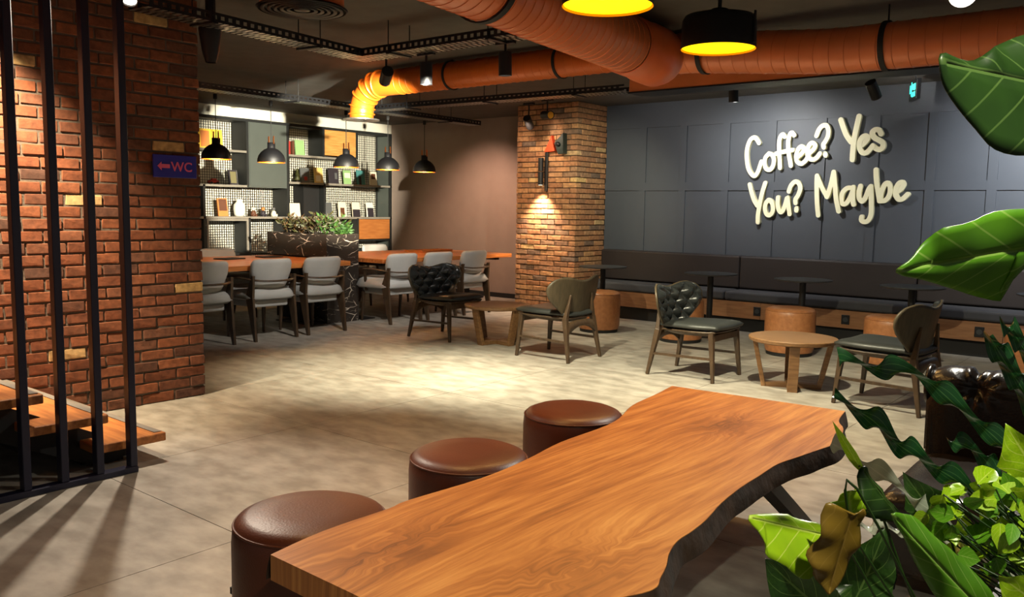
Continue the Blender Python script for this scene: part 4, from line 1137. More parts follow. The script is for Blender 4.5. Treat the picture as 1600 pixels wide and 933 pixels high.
# slim duct with the elbow over the tables
el = [(-3.42, 5.9, 2.585)]
for k in range(0, 7):
    a = k / 6 * pi / 2
    el.append((-6.55 - 0.285 * sin(a), 5.9, 2.30 + 0.285 * cos(a)))
el.append((-6.835, 5.9, 2.255))
D = thing('slim_duct', 'slim orange spiral duct with an elbow turned down beside the dining tables', 'duct', (-5.0, 5.9, 2.585))
off = Vector((5.0, -5.9, -2.585))
P = [Vector(p) + off for p in el]
MB().tube(P, 0.122, 36).build('duct_tube', M['slim_duct'], D)
mb = MB()
x = -3.6
while x > -6.3:
    mb.lathe([(0.1225, -0.004), (0.1262, -0.002), (0.1262, 0.002), (0.1225, 0.004)], (x + 5.0, 0, 0), 36, axis=(1, 0.0, 0)); x -= 0.085
mb.build('seam_ribs', M['slim_duct'], D, kind='stuff')
for k in (0, 1, 2.2, 3.6, 5.0, 6):
    a = k / 6 * pi / 2
    c = Vector((-6.55 - 0.285 * sin(a), 5.9, 2.30 + 0.285 * cos(a))) + off
    MB().lathe([(0.123, -0.008), (0.140, -0.004), (0.140, 0.004), (0.123, 0.008)], c, 36, axis=(-cos(a), 0, -sin(a))).build('elbow_rib', M['slim_duct'], D)
MB().lathe([(0.06, 0), (0.185, 0), (0.185, 0.012), (0.126, 0.02), (0.12, 0.02)], Vector((-6.835, 5.9, 2.238)) + off, 40, smooth=False).build('outlet_flange', M['silver'], D)
for x in (-5.56, -4.3):
    strap(D, (x + 5.0, 0, 0), (1, 0, 0), 0.1265, 0.025)
    MB().lathe([(0.006, 0.12), (0.006, CEIL - 2.585)], (x + 5.0, 0, 0), 8).build('hanger_rod', M['soft_black'], D)

D = duct('main_duct', 'wide orange spiral duct running right along the slate wall side under the ceiling', [(-3.55, 6.02, 2.575), (-3.15, 6.02, 2.565), (-2.15, 6.0, 2.47), (-1.95, 6.0, 2.462), (2.3, 6.0, 2.462)], 0.150, 0.10, loc=(-1.0, 6.0, 2.462))
for x, dz in ((-3.02, 0.092), (-1.72, 0), (-0.4, 0)):
    strap(D, (x + 1.0, 0, dz), (1, 0, -0.08 if dz else 0), 0.154)
    MB().lathe([(0.006, 0.152), (0.006, CEIL - 2.462 - dz)], (x + 1.0, 0, dz), 8).build('hanger_rod', M['soft_black'], D)
D = duct('branch_duct', 'wide orange spiral duct coming from over the slab table to the main duct', [(-2.62, 1.2, 2.49), (-3.20, 5.25, 2.49)], 0.188, 0.085, loc=(-2.9, 3.2, 2.49))
ax = Vector((-0.58, 4.05, 0)).normalized()
c0 = Vector((-3.20, 5.25, 2.49)) - Vector((-2.9, 3.2, 2.49))
MB().lathe([(0.192, -0.16), (0.203, -0.155), (0.203, 0.16), (0.212, 0.18), (0.215, 0.40), (0.2, 0.42)], c0, 44, axis=ax).build('collar', M['collar'], D)
MB().lathe([(0, 0.40), (0.21, 0.40), (0.2, 0.46), (0.15, 0.55), (0, 0.58)], c0, 44, axis=ax).build('elbow_cap', M['duct'], D)
strap(D, Vector((-2.925, 3.33, 2.49)) - Vector((-2.9, 3.2, 2.49)), ax, 0.195, 0.045)
MB().lathe([(0.006, 0.19), (0.006, CEIL - 2.49)], Vector((-2.925, 3.33, 2.49)) - Vector((-2.9, 3.2, 2.49)), 8).build('hanger_rod', M['soft_black'], D)

RD = thing('flat_duct', 'flat orange rectangular duct beside the end of the cable tray', 'duct', (-2.8, 7.25, 2.47))
MB().b2((-1.57, -0.15, 0.01), (3.4, 0.15, 0.20), 0.004).build('duct_box', M['duct'], RD)
MB().b2((-1.58, -0.155, 0.0), (3.4, 0.155, 0.012)).build('bottom_angle', M['black'], RD)
for x in (-1.2, 0.4, 2.2): MB().lathe([(0.006, 0.19), (0.006, CEIL - 2.47)], (x, 0, 0), 8).build('hanger_rod', M['soft_black'], RD)

DF = thing('round_diffuser', 'round black ceiling diffuser with ring vanes under an orange drop duct', 'vent', (-4.55, 3.44, 2.585))
MB().lathe([(0.275, 0.0), (0.285, 0.008), (0.21, 0.02), (0.2, 0.02), (0.2, 0.012)], n=48).build('outer_ring', M['black'], DF)
for r in (0.235, 0.195, 0.155, 0.115, 0.075):
    MB().lathe([(r, 0.0), (r + 0.022, -0.004), (r + 0.016, 0.016), (r - 0.004, 0.016)], n=44).build('ring_vane', M['black'], DF)
MB().lathe([(0, -0.004), (0.05, -0.002), (0.055, 0.01), (0, 0.012)], n=30).build('centre_cone', M['black'], DF)
MB().lathe([(0.262, 0.021), (0.262, CEIL - 2.585)], (0.0, 0.0, 0), 40).build('drop_duct', M['duct'], DF)
MB().lathe([(0, 0.017), (0.2, 0.017)], n=40, smooth=False).build('back_plate', M['soft_black'], DF)

# ------------------------------------------------------------------ cable trays
def tray(name, label, p0, p1, w=0.20, h=0.06, z=2.5):
    p0 = Vector((p0[0], p0[1], z)); p1 = Vector((p1[0], p1[1], z)); mid = (p0 + p1) / 2
    t = (p1 - p0); L = t.length; t.normalize(); s = Vector((-t.y, t.x, 0))
    D = thing(name, label, 'cable tray', mid, math.atan2(t.y, t.x))
    for sg in (-1, 1):
        mb = MB(); y = sg * w / 2
        mb.b2((-L / 2, y - 0.0015, 0), (L / 2, y + 0.0015, h * 0.30)); mb.b2((-L / 2, y - 0.0015, h * 0.70), (L / 2, y + 0.0015, h))
        x = -L / 2
        while x < L / 2 - 0.03:
            mb.b2((x, y - 0.0015, h * 0.3), (x + 0.03, y + 0.0015, h * 0.7)); x += 0.06
        mb.build('side_rail', M['black'], D)
    mb = MB(); x = -L / 2
    while x < L / 2 - 0.025:
        mb.b2((x, -w / 2, 0.0), (x + 0.028, w / 2, 0.003)); x += 0.05
    mb.b2((-L / 2, -0.02, 0.0), (L / 2, 0.02, 0.0031)); 
    mb.build('perforated_base', M['silver'], D, kind='stuff')
    n = max(2, int(L / 1.1))
    for k in range(n):
        x = -L / 2 + L * (k + 0.5) / n
        MB().b2((x - 0.02, -w / 2 - 0.015, -0.012), (x + 0.02, w / 2 + 0.015, 0.0)).build('support_bar', M['black'], D)
        for sg in (-1, 1):
            MB().lathe([(0.004, -0.014), (0.004, CEIL - z)], (x, sg * (w / 2 + 0.010), 0), 8).build('threaded_rod', M['black'], D)
    return D
tray('cable_tray', 'perforated black cable tray running away from the red brick wall', (-5.0, 2.6), (-5.22, 4.42))
tray('cable_tray', 'perforated black cable tray crossing under the orange branch duct', (-5.3, 4.52), (-3.36, 4.54))
tray('cable_tray', 'perforated cable tray that carries the dome pendants', (-7.92, 4.0), (-7.98, 8.95))
tray('cable_tray', 'perforated silver cable tray in front of the brick column ending at the flat duct', (-7.8, 7.0), (-4.42, 7.18))

# ------------------------------------------------------------------ track spotlights
def track_spot(label, loc, target, r=0.046, l=0.16, lens='lens', drop=0.10, name='track_spotlight', on=True):
    C = thing(name, label, 'spotlight', loc, 0, 'black track spotlights')
    d = (Vector(target) - Vector(loc)).normalized()
    MB().lathe([(0, -l / 2), (r, -l / 2), (r, l / 2), (r - 0.006, l / 2), (r - 0.008, l / 2 - 0.012)], (0, 0, 0), 24, axis=d, smooth=False).build('housing', M['black'], C)
    MB().lathe([(0, l / 2 - 0.010), (r - 0.007, l / 2 - 0.010)], (0, 0, 0), 24, axis=d, smooth=False).build('lens', M[lens] if on else M['gold'], C)
    MB().lathe([(0.009, 0.0), (0.009, drop + l * 0.3)], (0, 0, 0.0), 10).build('stem', M['black'], C)
    MB().box((0, 0, drop + l * 0.3 + 0.012), (0.16, 0.035, 0.024)).build('track_adapter', M['black'], C)
    return C
track_spot('black spotlight pointing straight down in front of the orange slim duct', (-4.62, 4.62, 2.352), (-4.65, 4.64, 0), drop=0.085)
track_spot('black spotlight tilted towards the orange elbow', (-5.06, 4.62, 2.37), (-6.1, 5.3, 1.9), drop=0.085, on=False)
track_spot('black spotlight hanging beside the large branch duct', (-3.85, 4.62, 2.352), (-3.85, 4.70, 0), drop=0.085)
track_spot('black spotlight tilted at the slate wall, between lettering and the exit sign', (-2.47, 8.28, 2.50), (-2.15, 9.4, 1.2), 0.05, 0.17, drop=0.12)
track_spot('small black spotlight above the word Coffee', (-3.95, 8.5, 2.57), (-3.95, 8.75, 0.5), 0.05, 0.12, drop=0.08)
track_spot('black spotlight with white front at the top of the brick column', (-6.70, 8.52, 2.44), (-6.85, 8.98, 2.1), 0.05, 0.17, drop=0.17)
track_spot('black horizontal spotlight at the end of the cable tray before the brick column', (-6.32, 8.40, 2.50), (-5.9, 8.2, 2.46), 0.05, 0.19, drop=0.11, on=False)
track_spot('bright spotlight glaring towards the table above the large leaf', (-1.04, 4.85, 2.49), (-0.55, 2.6, 0.9), 0.07, 0.14, 'bright_lens', drop=0.12)
track_spot('black spotlight near the top of the post screen', (-4.82, 2.46, 2.54), (-3.4, 1.2, 0.0), 0.05, 0.14, drop=0.09)
SP = thing('wall_speaker', 'black horn speaker hanging at the end of the red brick wall', 'speaker', (-5.22, 3.20, 2.42))
MB().lathe([(0.035, -0.13), (0.055, -0.05), (0.075, 0.08), (0.075, 0.10), (0, 0.10)], n=20).build('horn', M['black'], SP)
MB().b2((-0.02, -0.02, 0.10), (0.02, 0.02, CEIL - 2.42)).build('bracket', M['black'], SP)

# fixtures on the column
WLmp = thing('wall_spot', 'slim black wall light on the brick column shining down', 'lamp', (-6.77, 8.975, 1.86))
MB().b2((0.015, -0.03, -0.27), (0.055, 0.0, 0.28), 0.004).build('back_bar', M['black'], WLmp)
for z in (0.08, -0.10):
    MB().lathe([(0, -0.085), (0.034, -0.085), (0.036, 0.085), (0, 0.085)], (-0.03, -0.055, z), 20, smooth=False).build('lamp_tube', M['black'], WLmp)
MB().lathe([(0, 0), (0.030, 0)], (-0.03, -0.055, -0.187), 20, smooth=False).build('lens', M['lens'], WLmp)
AL = thing('alarm_sounder', 'orange-red triangular sounder on the brick column', 'alarm', (-6.66, 8.975, 2.17))
o = MB().prism([(-0.09, -0.07), (0.07, -0.06), (0.02, 0.14)], 0, 0.05).build('housing', flat('alarm_red', (222, 72, 36), 0.45), AL); o.rotation_euler = (pi / 2, 0, 0)
CMR = thing('dome_camera', 'dark angular camera on the brick column beside the red sounder', 'camera', (-6.48, 8.975, 2.19))
o = MB().prism([(-0.08, 0.02), (0.05, 0.14), (0.06, -0.12), (-0.02, -0.13)], 0, 0.09).build('housing', flat('camera_green', (30, 44, 42), 0.4), CMR); o.rotation_euler = (pi / 2, 0, 0)
MB().lathe([(0, 0), (0.03, 0), (0.03, 0.02), (0, 0.024)], (-0.02, -0.09, 0.0), 16, axis=(0, -1, 0)).build('lens', M['black'], CMR)

EX = thing('exit_sign', 'small dark hanging exit sign with lit green pictogram, above the slate wall', 'sign', (-2.27, 8.9, 2.55))
EX.rotation_euler = (0, 0, radians(-62))
MB().b2((-0.135, -0.02, -0.09), (0.135, 0.02, 0.10), 0.005).build('housing', M['black'], EX)
MB().lathe([(0.006, 0.10), (0.006, CEIL - 2.55)], n=8).build('hanger', M['black'], EX)
for x0, z0, x1, z1 in ((-0.10, -0.02, -0.075, 0.06), (-0.075, 0.01, -0.05, 0.04), (-0.05, -0.05, -0.03, 0.085), (-0.02, 0.01, 0.03, 0.06), (0.04, 0.0, 0.10, 0.06), (-0.02, -0.06, 0.03, -0.015), (0.04, -0.06, 0.095, -0.015)):
    MB().b2((x0, -0.022, z0), (x1, -0.0205, z1)).build('lit_pictogram', M['exit_glow'], EX)

# ------------------------------------------------------------------ plants in the foreground
IVY_LEAVES = [((-0.261, 0.917, 1.078), (-0.284, 0.88, 1.135), (-0.903, -0.089, -0.421), 0.0112, 'ovate', 0.9), ((-0.217, 1.071, 0.995), (-0.253, 1.049, 1.046), (-0.765, -0.192, -0.614), 0.0477, 'ivy', 0.25), ((-0.128, 1.151, 1.046), (-0.164, 1.129, 1.103), (-0.842, 0.005, -0.54), 0.0651, 'ivy', 0.9), ((-0.111, 1.15, 0.941), (-0.156, 1.093, 0.983), (-0.086, -0.544, -0.835), 0.0556, 'ivy', 0.9), ((-0.28, 0.905, 0.915), (-0.341, 0.863, 0.967), (-0.629, -0.058, -0.775), 0.0748, 'ovate', 0.15), ((-0.274, 0.949, 0.912), (-0.246, 0.983, 0.997), (-0.696, -0.557, 0.452), 0.0653, 'ovate', 0.2), ((-0.098, 1.055, 0.925), (-0.136, 1.003, 0.966), (-0.569, -0.2, -0.798), 0.0621, 'ovate', 0.85), ((-0.306, 0.882, 0.9), (-0.271, 0.931, 0.952), (-0.893, 0.272, 0.359), 0.0548, 'ovate', 0.3)]
SMALL_LEAVES = [((-0.202, 1.043, 1.046), (-0.191, 1.043, 1.032), (0.594, 0.673, 0.441), 0.0189, 'ovate', 0.85), ((-0.195, 1.018, 1.005), (-0.183, 1.004, 0.994), (0.795, 0.593, 0.123), 0.0193, 'ovate', 0.87), ((-0.146, 1.07, 1.042), (-0.167, 1.082, 1.056), (-0.627, -0.709, -0.324), 0.0283, 'ovate', 0.74), ((-0.152, 1.034, 1.015), (-0.171, 1.05, 1.002), (0.446, -0.174, -0.878), 0.0188, 'ovate', 0.55), ((-0.146, 1.178, 0.967), (-0.134, 1.185, 0.992), (-0.9, -0.073, 0.43), 0.0256, 'ovate', 0.45), ((-0.178, 0.982, 0.99), (-0.156, 0.983, 0.989), (0.062, 0.315, 0.947), 0.0226, 'ovate', 0.57), ((-0.131, 1.103, 1.037), (-0.12, 1.091, 1.015), (0.864, 0.484, 0.137), 0.0232, 'ovate', 0.56), ((-0.157, 1.009, 0.977), (-0.143, 1.039, 0.963), (0.484, 0.192, 0.854), 0.0189, 'ovate', 0.57), ((-0.192, 0.975, 1.027), (-0.208, 1.0, 1.046), (-0.656, 0.151, -0.74), 0.0272, 'ovate', 0.36), ((-0.201, 1.106, 0.926), (-0.224, 1.094, 0.904), (0.739, -0.386, -0.552), 0.0328, 'ovate', 0.47), ((-0.182, 1.056, 1.044), (-0.159, 1.038, 1.059), (-0.657, -0.207, 0.725), 0.0168, 'ovate', 0.86), ((-0.179, 0.999, 1.042), (-0.158, 0.995, 1.051), (-0.425, -0.379, 0.822), 0.017, 'ovate', 0.46), ((-0.151, 1.013, 1.06), (-0.173, 1.032, 1.049), (0.305, -0.195, -0.932), 0.0157, 'ovate', 0.85), ((-0.18, 1.063, 0.943), (-0.172, 1.032, 0.931), (0.906, 0.062, 0.419), 0.021, 'ovate', 0.93), ((-0.134, 1.019, 1.025), (-0.131, 0.998, 1.01), (0.839, 0.396, -0.374), 0.0165, 'ovate', 0.44), ((-0.218, 1.051, 0.944), (-0.203, 1.093, 0.936), (-0.649, 0.353, 0.674), 0.0226, 'ovate', 0.83), ((-0.172, 1.03, 1.057), (-0.162, 1.074, 1.072), (-0.924, 0.101, 0.37), 0.0247, 'ovate', 0.87), ((-0.161, 1.092, 0.96), (-0.174, 1.068, 0.989), (-0.95, 0.178, -0.256), 0.0292, 'ovate', 0.4), ((-0.132, 1.141, 0.935), (-0.104, 1.135, 0.935), (0.098, 0.549, 0.83), 0.0342, 'ovate', 0.39), ((-0.209, 1.063, 0.977), (-0.209, 1.047, 1.016), (-0.939, 0.315, 0.141), 0.0232, 'ovate', 0.36), ((-0.152, 1.167, 1.025), (-0.15, 1.177, 1.058), (-0.854, -0.476, 0.211), 0.0329, 'ovate', 0.79), ((-0.198, 1.109, 0.935), (-0.213, 1.061, 0.941), (0.319, -0.218, -0.922), 0.0202, 'ovate', 0.67), ((-0.133, 1.04, 1.007), (-0.146, 1.028, 0.984), (0.708, 0.372, -0.6), 0.0208, 'ovate', 0.89), ((-0.211, 1.026, 0.998), (-0.206, 1.013, 1.026), (-0.831, 0.428, 0.356), 0.0194, 'ovate', 0.41), ((-0.226, 1.113, 0.959), (-0.252, 1.119, 0.953), (-0.01, -0.775, -0.632), 0.025, 'ovate', 0.92), ((-0.219, 1.114, 1.0), (-0.235, 1.074, 0.992), (0.876, -0.273, -0.397), 0.0308, 'ovate', 0.45), ((-0.18, 1.086, 1.013), (-0.157, 1.07, 1.04), (-0.714, 0.142, 0.685), 0.0237, 'ovate', 0.67), ((-0.146, 1.019, 1.023), (-0.141, 1.008, 0.997), (0.69, 0.7, -0.184), 0.0277, 'ovate', 0.76), ((-0.154, 1.058, 0.996), (-0.142, 1.1, 1.001), (-0.938, 0.24, 0.249), 0.0203, 'ovate', 0.86), ((-0.157, 1.024, 1.024), (-0.158, 1.038, 1.044), (-0.751, -0.554, 0.36), 0.0173, 'ovate', 0.44), ((-0.16, 1.177, 1.013), (-0.173, 1.153, 0.995), (0.913, -0.394, -0.106), 0.0264, 'ovate', 0.61), ((-0.142, 1.143, 1.026), (-0.145, 1.102, 1.014), (0.583, 0.188, -0.79), 0.0175, 'ovate', 0.89), ((-0.156, 1.18, 0.934), (-0.142, 1.189, 0.91), (0.402, 0.77, 0.496), 0.0267, 'ovate', 0.84), ((-0.139, 1.145, 1.033), (-0.153, 1.146, 1.059), (-0.77, -0.488, -0.411), 0.0299, 'ovate', 0.95), ((-0.197, 1.14, 0.962), (-0.201, 1.119, 0.992), (-0.965, -0.124, -0.23), 0.0202, 'ovate', 1.0), ((-0.138, 1.092, 1.015), (-0.131, 1.093, 1.037), (-0.847, -0.46, 0.265), 0.0166, 'ovate', 0.7), ((-0.154, 1.068, 0.993), (-0.131, 1.062, 1.009), (-0.25, 0.744, 0.62), 0.0204, 'ovate', 0.99), ((-0.132, 1.076, 0.997), (-0.114, 1.068, 0.992), (0.483, 0.726, 0.489), 0.0223, 'ovate', 0.86), ((-0.205, 1.019, 1.036), (-0.194, 1.051, 1.038), (-0.58, 0.17, 0.797), 0.0185, 'ovate', 0.97), ((-0.188, 1.0, 1.014), (-0.173, 0.997, 1.007), (0.335, -0.232, 0.913), 0.0136, 'ovate', 1.0), ((-0.2, 1.094, 0.939), (-0.21, 1.123, 0.959), (-0.91, -0.06, -0.41), 0.0287, 'ovate', 0.71), ((-0.158, 1.101, 0.969), (-0.178, 1.11, 0.961), (-0.06, -0.736, -0.674), 0.0186, 'ovate', 0.46), ((-0.141, 1.089, 1.031), (-0.152, 1.072, 1.062), (-0.82, -0.329, -0.468), 0.026, 'ovate', 0.37), ((-0.154, 1.193, 1.002), (-0.145, 1.224, 0.976), (0.933, 0.03, 0.359), 0.0222, 'ovate', 0.71), ((-0.168, 1.019, 0.992), (-0.161, 1.044, 1.016), (-0.921, 0.371, -0.117), 0.0315, 'ovate', 0.6), ((-0.143, 1.118, 0.954), (-0.127, 1.159, 0.927), (0.324, 0.441, 0.837), 0.0234, 'ovate', 0.93), ((-0.173, 1.111, 1.016), (-0.173, 1.119, 0.98), (0.751, 0.646, 0.139), 0.0259, 'ovate', 0.76), ((-0.201, 1.131, 0.934), (-0.184, 1.16, 0.952), (-0.837, 0.181, 0.517), 0.0312, 'ovate', 0.69), ((-0.123, 1.041, 1.037), (-0.13, 1.042, 1.06), (-0.83, -0.515, -0.214), 0.0223, 'ovate', 0.48), ((-0.229, 1.112, 0.939), (-0.243, 1.14, 0.949), (-0.876, -0.308, -0.37), 0.0209, 'ovate', 0.35), ((-0.146, 1.126, 0.976), (-0.119, 1.113, 0.984), (-0.326, -0.146, 0.934), 0.0264, 'ovate', 0.58), ((-0.145, 1.163, 0.95), (-0.15, 1.164, 0.922), (0.982, -0.061, -0.178), 0.0192, 'ovate', 0.98), ((-0.145, 1.059, 0.97), (-0.157, 1.068, 0.992), (-0.753, -0.634, -0.175), 0.0254, 'ovate', 0.36), ((-0.131, 1.064, 0.964), (-0.134, 1.075, 0.985), (-0.934, -0.35, 0.076), 0.0238, 'ovate', 0.75), ((-0.184, 0.978, 1.022), (-0.189, 1.002, 0.991), (0.872, 0.443, 0.209), 0.0159, 'ovate', 0.41), ((-0.125, 1.044, 1.056), (-0.118, 1.058, 1.023), (0.943, 0.189, 0.273), 0.0303, 'ovate', 0.42), ((-0.208, 1.152, 0.974), (-0.2, 1.18, 0.945), (0.274, 0.643, 0.715), 0.018, 'ovate', 0.54), ((-0.18, 1.154, 0.954), (-0.153, 1.15, 0.947), (0.212, -0.292, 0.933), 0.0312, 'ovate', 0.85), ((-0.194, 0.976, 1.054), (-0.206, 0.999, 1.024), (0.901, -0.066, -0.429), 0.0192, 'ovate', 0.99), ((-0.226, 1.134, 1.004), (-0.209, 1.185, 1.005), (-0.859, 0.278, 0.429), 0.0222, 'ovate', 0.81), ((-0.148, 1.018, 0.984), (-0.141, 1.019, 0.966), (0.889, 0.308, 0.338), 0.0175, 'ovate', 0.59), ((-0.157, 1.141, 0.943), (-0.137, 1.135, 0.945), (0.036, 0.428, 0.903), 0.0177, 'ovate', 0.48), ((-0.163, 1.065, 1.022), (-0.168, 1.041, 1.059), (-0.944, 0.323, 0.061), 0.0262, 'ovate', 0.49), ((-0.234, 1.098, 0.987), (-0.24, 1.097, 1.021), (-0.849, -0.507, -0.151), 0.0244, 'ovate', 0.82), ((-0.186, 1.051, 1.044), (-0.203, 1.032, 1.039), (0.719, -0.547, -0.429), 0.0176, 'ovate', 0.86), ((-0.146, 1.028, 1.028), (-0.153, 1.048, 0.995), (0.782, 0.597, 0.18), 0.022, 'ovate', 0.69), ((-0.209, 1.07, 0.977), (-0.223, 1.025, 1.005), (-0.745, -0.164, -0.647), 0.025, 'ovate', 0.44), ((-0.213, 1.007, 1.018), (-0.231, 1.002, 1.006), (0.61, -0.336, -0.718), 0.017, 'ovate', 0.79), ((-0.18, 1.155, 0.917), (-0.18, 1.155, 0.89), (0.999, -0.024, 0.025), 0.0227, 'ovate', 0.91), ((-0.193, 0.99, 1.021), (-0.185, 1.035, 1.029), (-0.937, 0.106, 0.334), 0.0193, 'ovate', 0.74), ((-0.23, 1.105, 0.936), (-0.208, 1.141, 0.913), (0.238, 0.42, 0.876), 0.0306, 'ovate', 0.52), ((-0.232, 1.107, 0.978), (-0.222, 1.095, 0.956), (0.665, 0.744, -0.071), 0.0246, 'ovate', 0.93), ((-0.182, 0.976, 1.034), (-0.209, 0.98, 1.032), (0.019, -0.388, -0.921), 0.021, 'ovate', 0.4), ((-0.174, 1.031, 0.964), (-0.165, 1.066, 0.984), (-0.953, 0.29, -0.086), 0.0247, 'ovate', 0.95), ((-0.121, 1.028, 1.053), (-0.124, 1.017, 1.031), (0.943, 0.248, -0.223), 0.0184, 'ovate', 0.78), ((-0.166, 1.097, 0.993), (-0.172, 1.089, 1.013), (-0.556, -0.696, -0.453), 0.0152, 'ovate', 0.85), ((-0.188, 1.027, 1.027), (-0.204, 1.026, 1.034), (-0.416, 0.284, -0.864), 0.0145, 'ovate', 0.45), ((-0.149, 1.085, 0.997), (-0.156, 1.096, 0.968), (0.975, 0.113, -0.192), 0.0211, 'ovate', 0.51), ((-0.167, 1.087, 1.035), (-0.182, 1.084, 1.056), (-0.557, -0.656, -0.51), 0.0237, 'ovate', 0.97), ((-0.169, 1.172, 0.944), (-0.186, 1.143, 0.94), (0.706, -0.324, -0.63), 0.021, 'ovate', 0.56), ((-0.198, 1.02, 1.01), (-0.208, 0.995, 0.993), (0.613, 0.239, -0.753), 0.0265, 'ovate', 0.56), ((-0.138, 1.034, 1.055), (-0.12, 1.011, 1.065), (-0.683, -0.235, 0.692), 0.0178, 'ovate', 0.78), ((-0.167, 1.04, 1.042), (-0.146, 1.038, 1.052), (-0.352, 0.494, 0.795), 0.0199, 'ovate', 0.54), ((-0.199, 0.975, 0.989), (-0.191, 1.017, 0.971), (-0.205, 0.41, 0.888), 0.0148, 'ovate', 0.71), ((-0.13, 1.089, 1.024), (-0.136, 1.076, 1.043), (-0.909, -0.15, -0.389), 0.0178, 'ovate', 0.67), ((-0.141, 1.154, 0.992), (-0.152, 1.135, 0.981), (0.886, -0.456, -0.082), 0.0166, 'ovate', 0.54), ((-0.221, 1.09, 0.988), (-0.22, 1.082, 1.024), (-0.943, 0.318, 0.097), 0.0296, 'ovate', 0.61), ((-0.151, 1.19, 1.021), (-0.135, 1.231, 1.04), (-0.774, 0.007, 0.633), 0.0333, 'ovate', 0.82), ((-0.143, 1.129, 0.982), (-0.126, 1.132, 0.997), (-0.573, 0.626, 0.529), 0.0174, 'ovate', 0.76), ((-0.154, 1.037, 1.043), (-0.176, 1.008, 1.042), (0.44, -0.277, -0.854), 0.0254, 'ovate', 0.9)]
FRONDS = [([(-0.306, 0.96, 1.188), (-0.278, 1.007, 1.176), (-0.245, 1.071, 1.16), (-0.213, 1.13, 1.117), (-0.177, 1.179, 1.074), (-0.14, 1.239, 1.01), (-0.124, 1.267, 0.929)], 0.0194), ([(-0.317, 0.984, 1.139), (-0.288, 1.029, 1.111), (-0.268, 1.067, 1.078), (-0.244, 1.109, 1.05), (-0.212, 1.156, 1.018), (-0.181, 1.201, 0.972), (-0.148, 1.245, 0.904)], 0.0222), ([(-0.187, 1.125, 1.21), (-0.17, 1.159, 1.17), (-0.152, 1.194, 1.128), (-0.13, 1.252, 1.042), (-0.117, 1.273, 0.929)], 0.0227), ([(-0.169, 1.115, 1.225), (-0.159, 1.146, 1.204), (-0.142, 1.205, 1.147), (-0.117, 1.283, 1.004)], 0.0178), ([(-0.224, 1.141, 1.073), (-0.193, 1.176, 1.051), (-0.175, 1.198, 1.008), (-0.161, 1.215, 0.952), (-0.146, 1.244, 0.887)], 0.019), ([(-0.296, 0.918, 1.103), (-0.273, 0.959, 1.077), (-0.241, 1.03, 1.028), (-0.213, 1.099, 0.985), (-0.181, 1.17, 0.935), (-0.153, 1.238, 0.887)], 0.0139), ([(-0.281, 0.955, 1.003), (-0.266, 1.005, 0.991), (-0.247, 1.069, 0.972), (-0.206, 1.15, 0.935), (-0.159, 1.233, 0.887)], 0.01)]

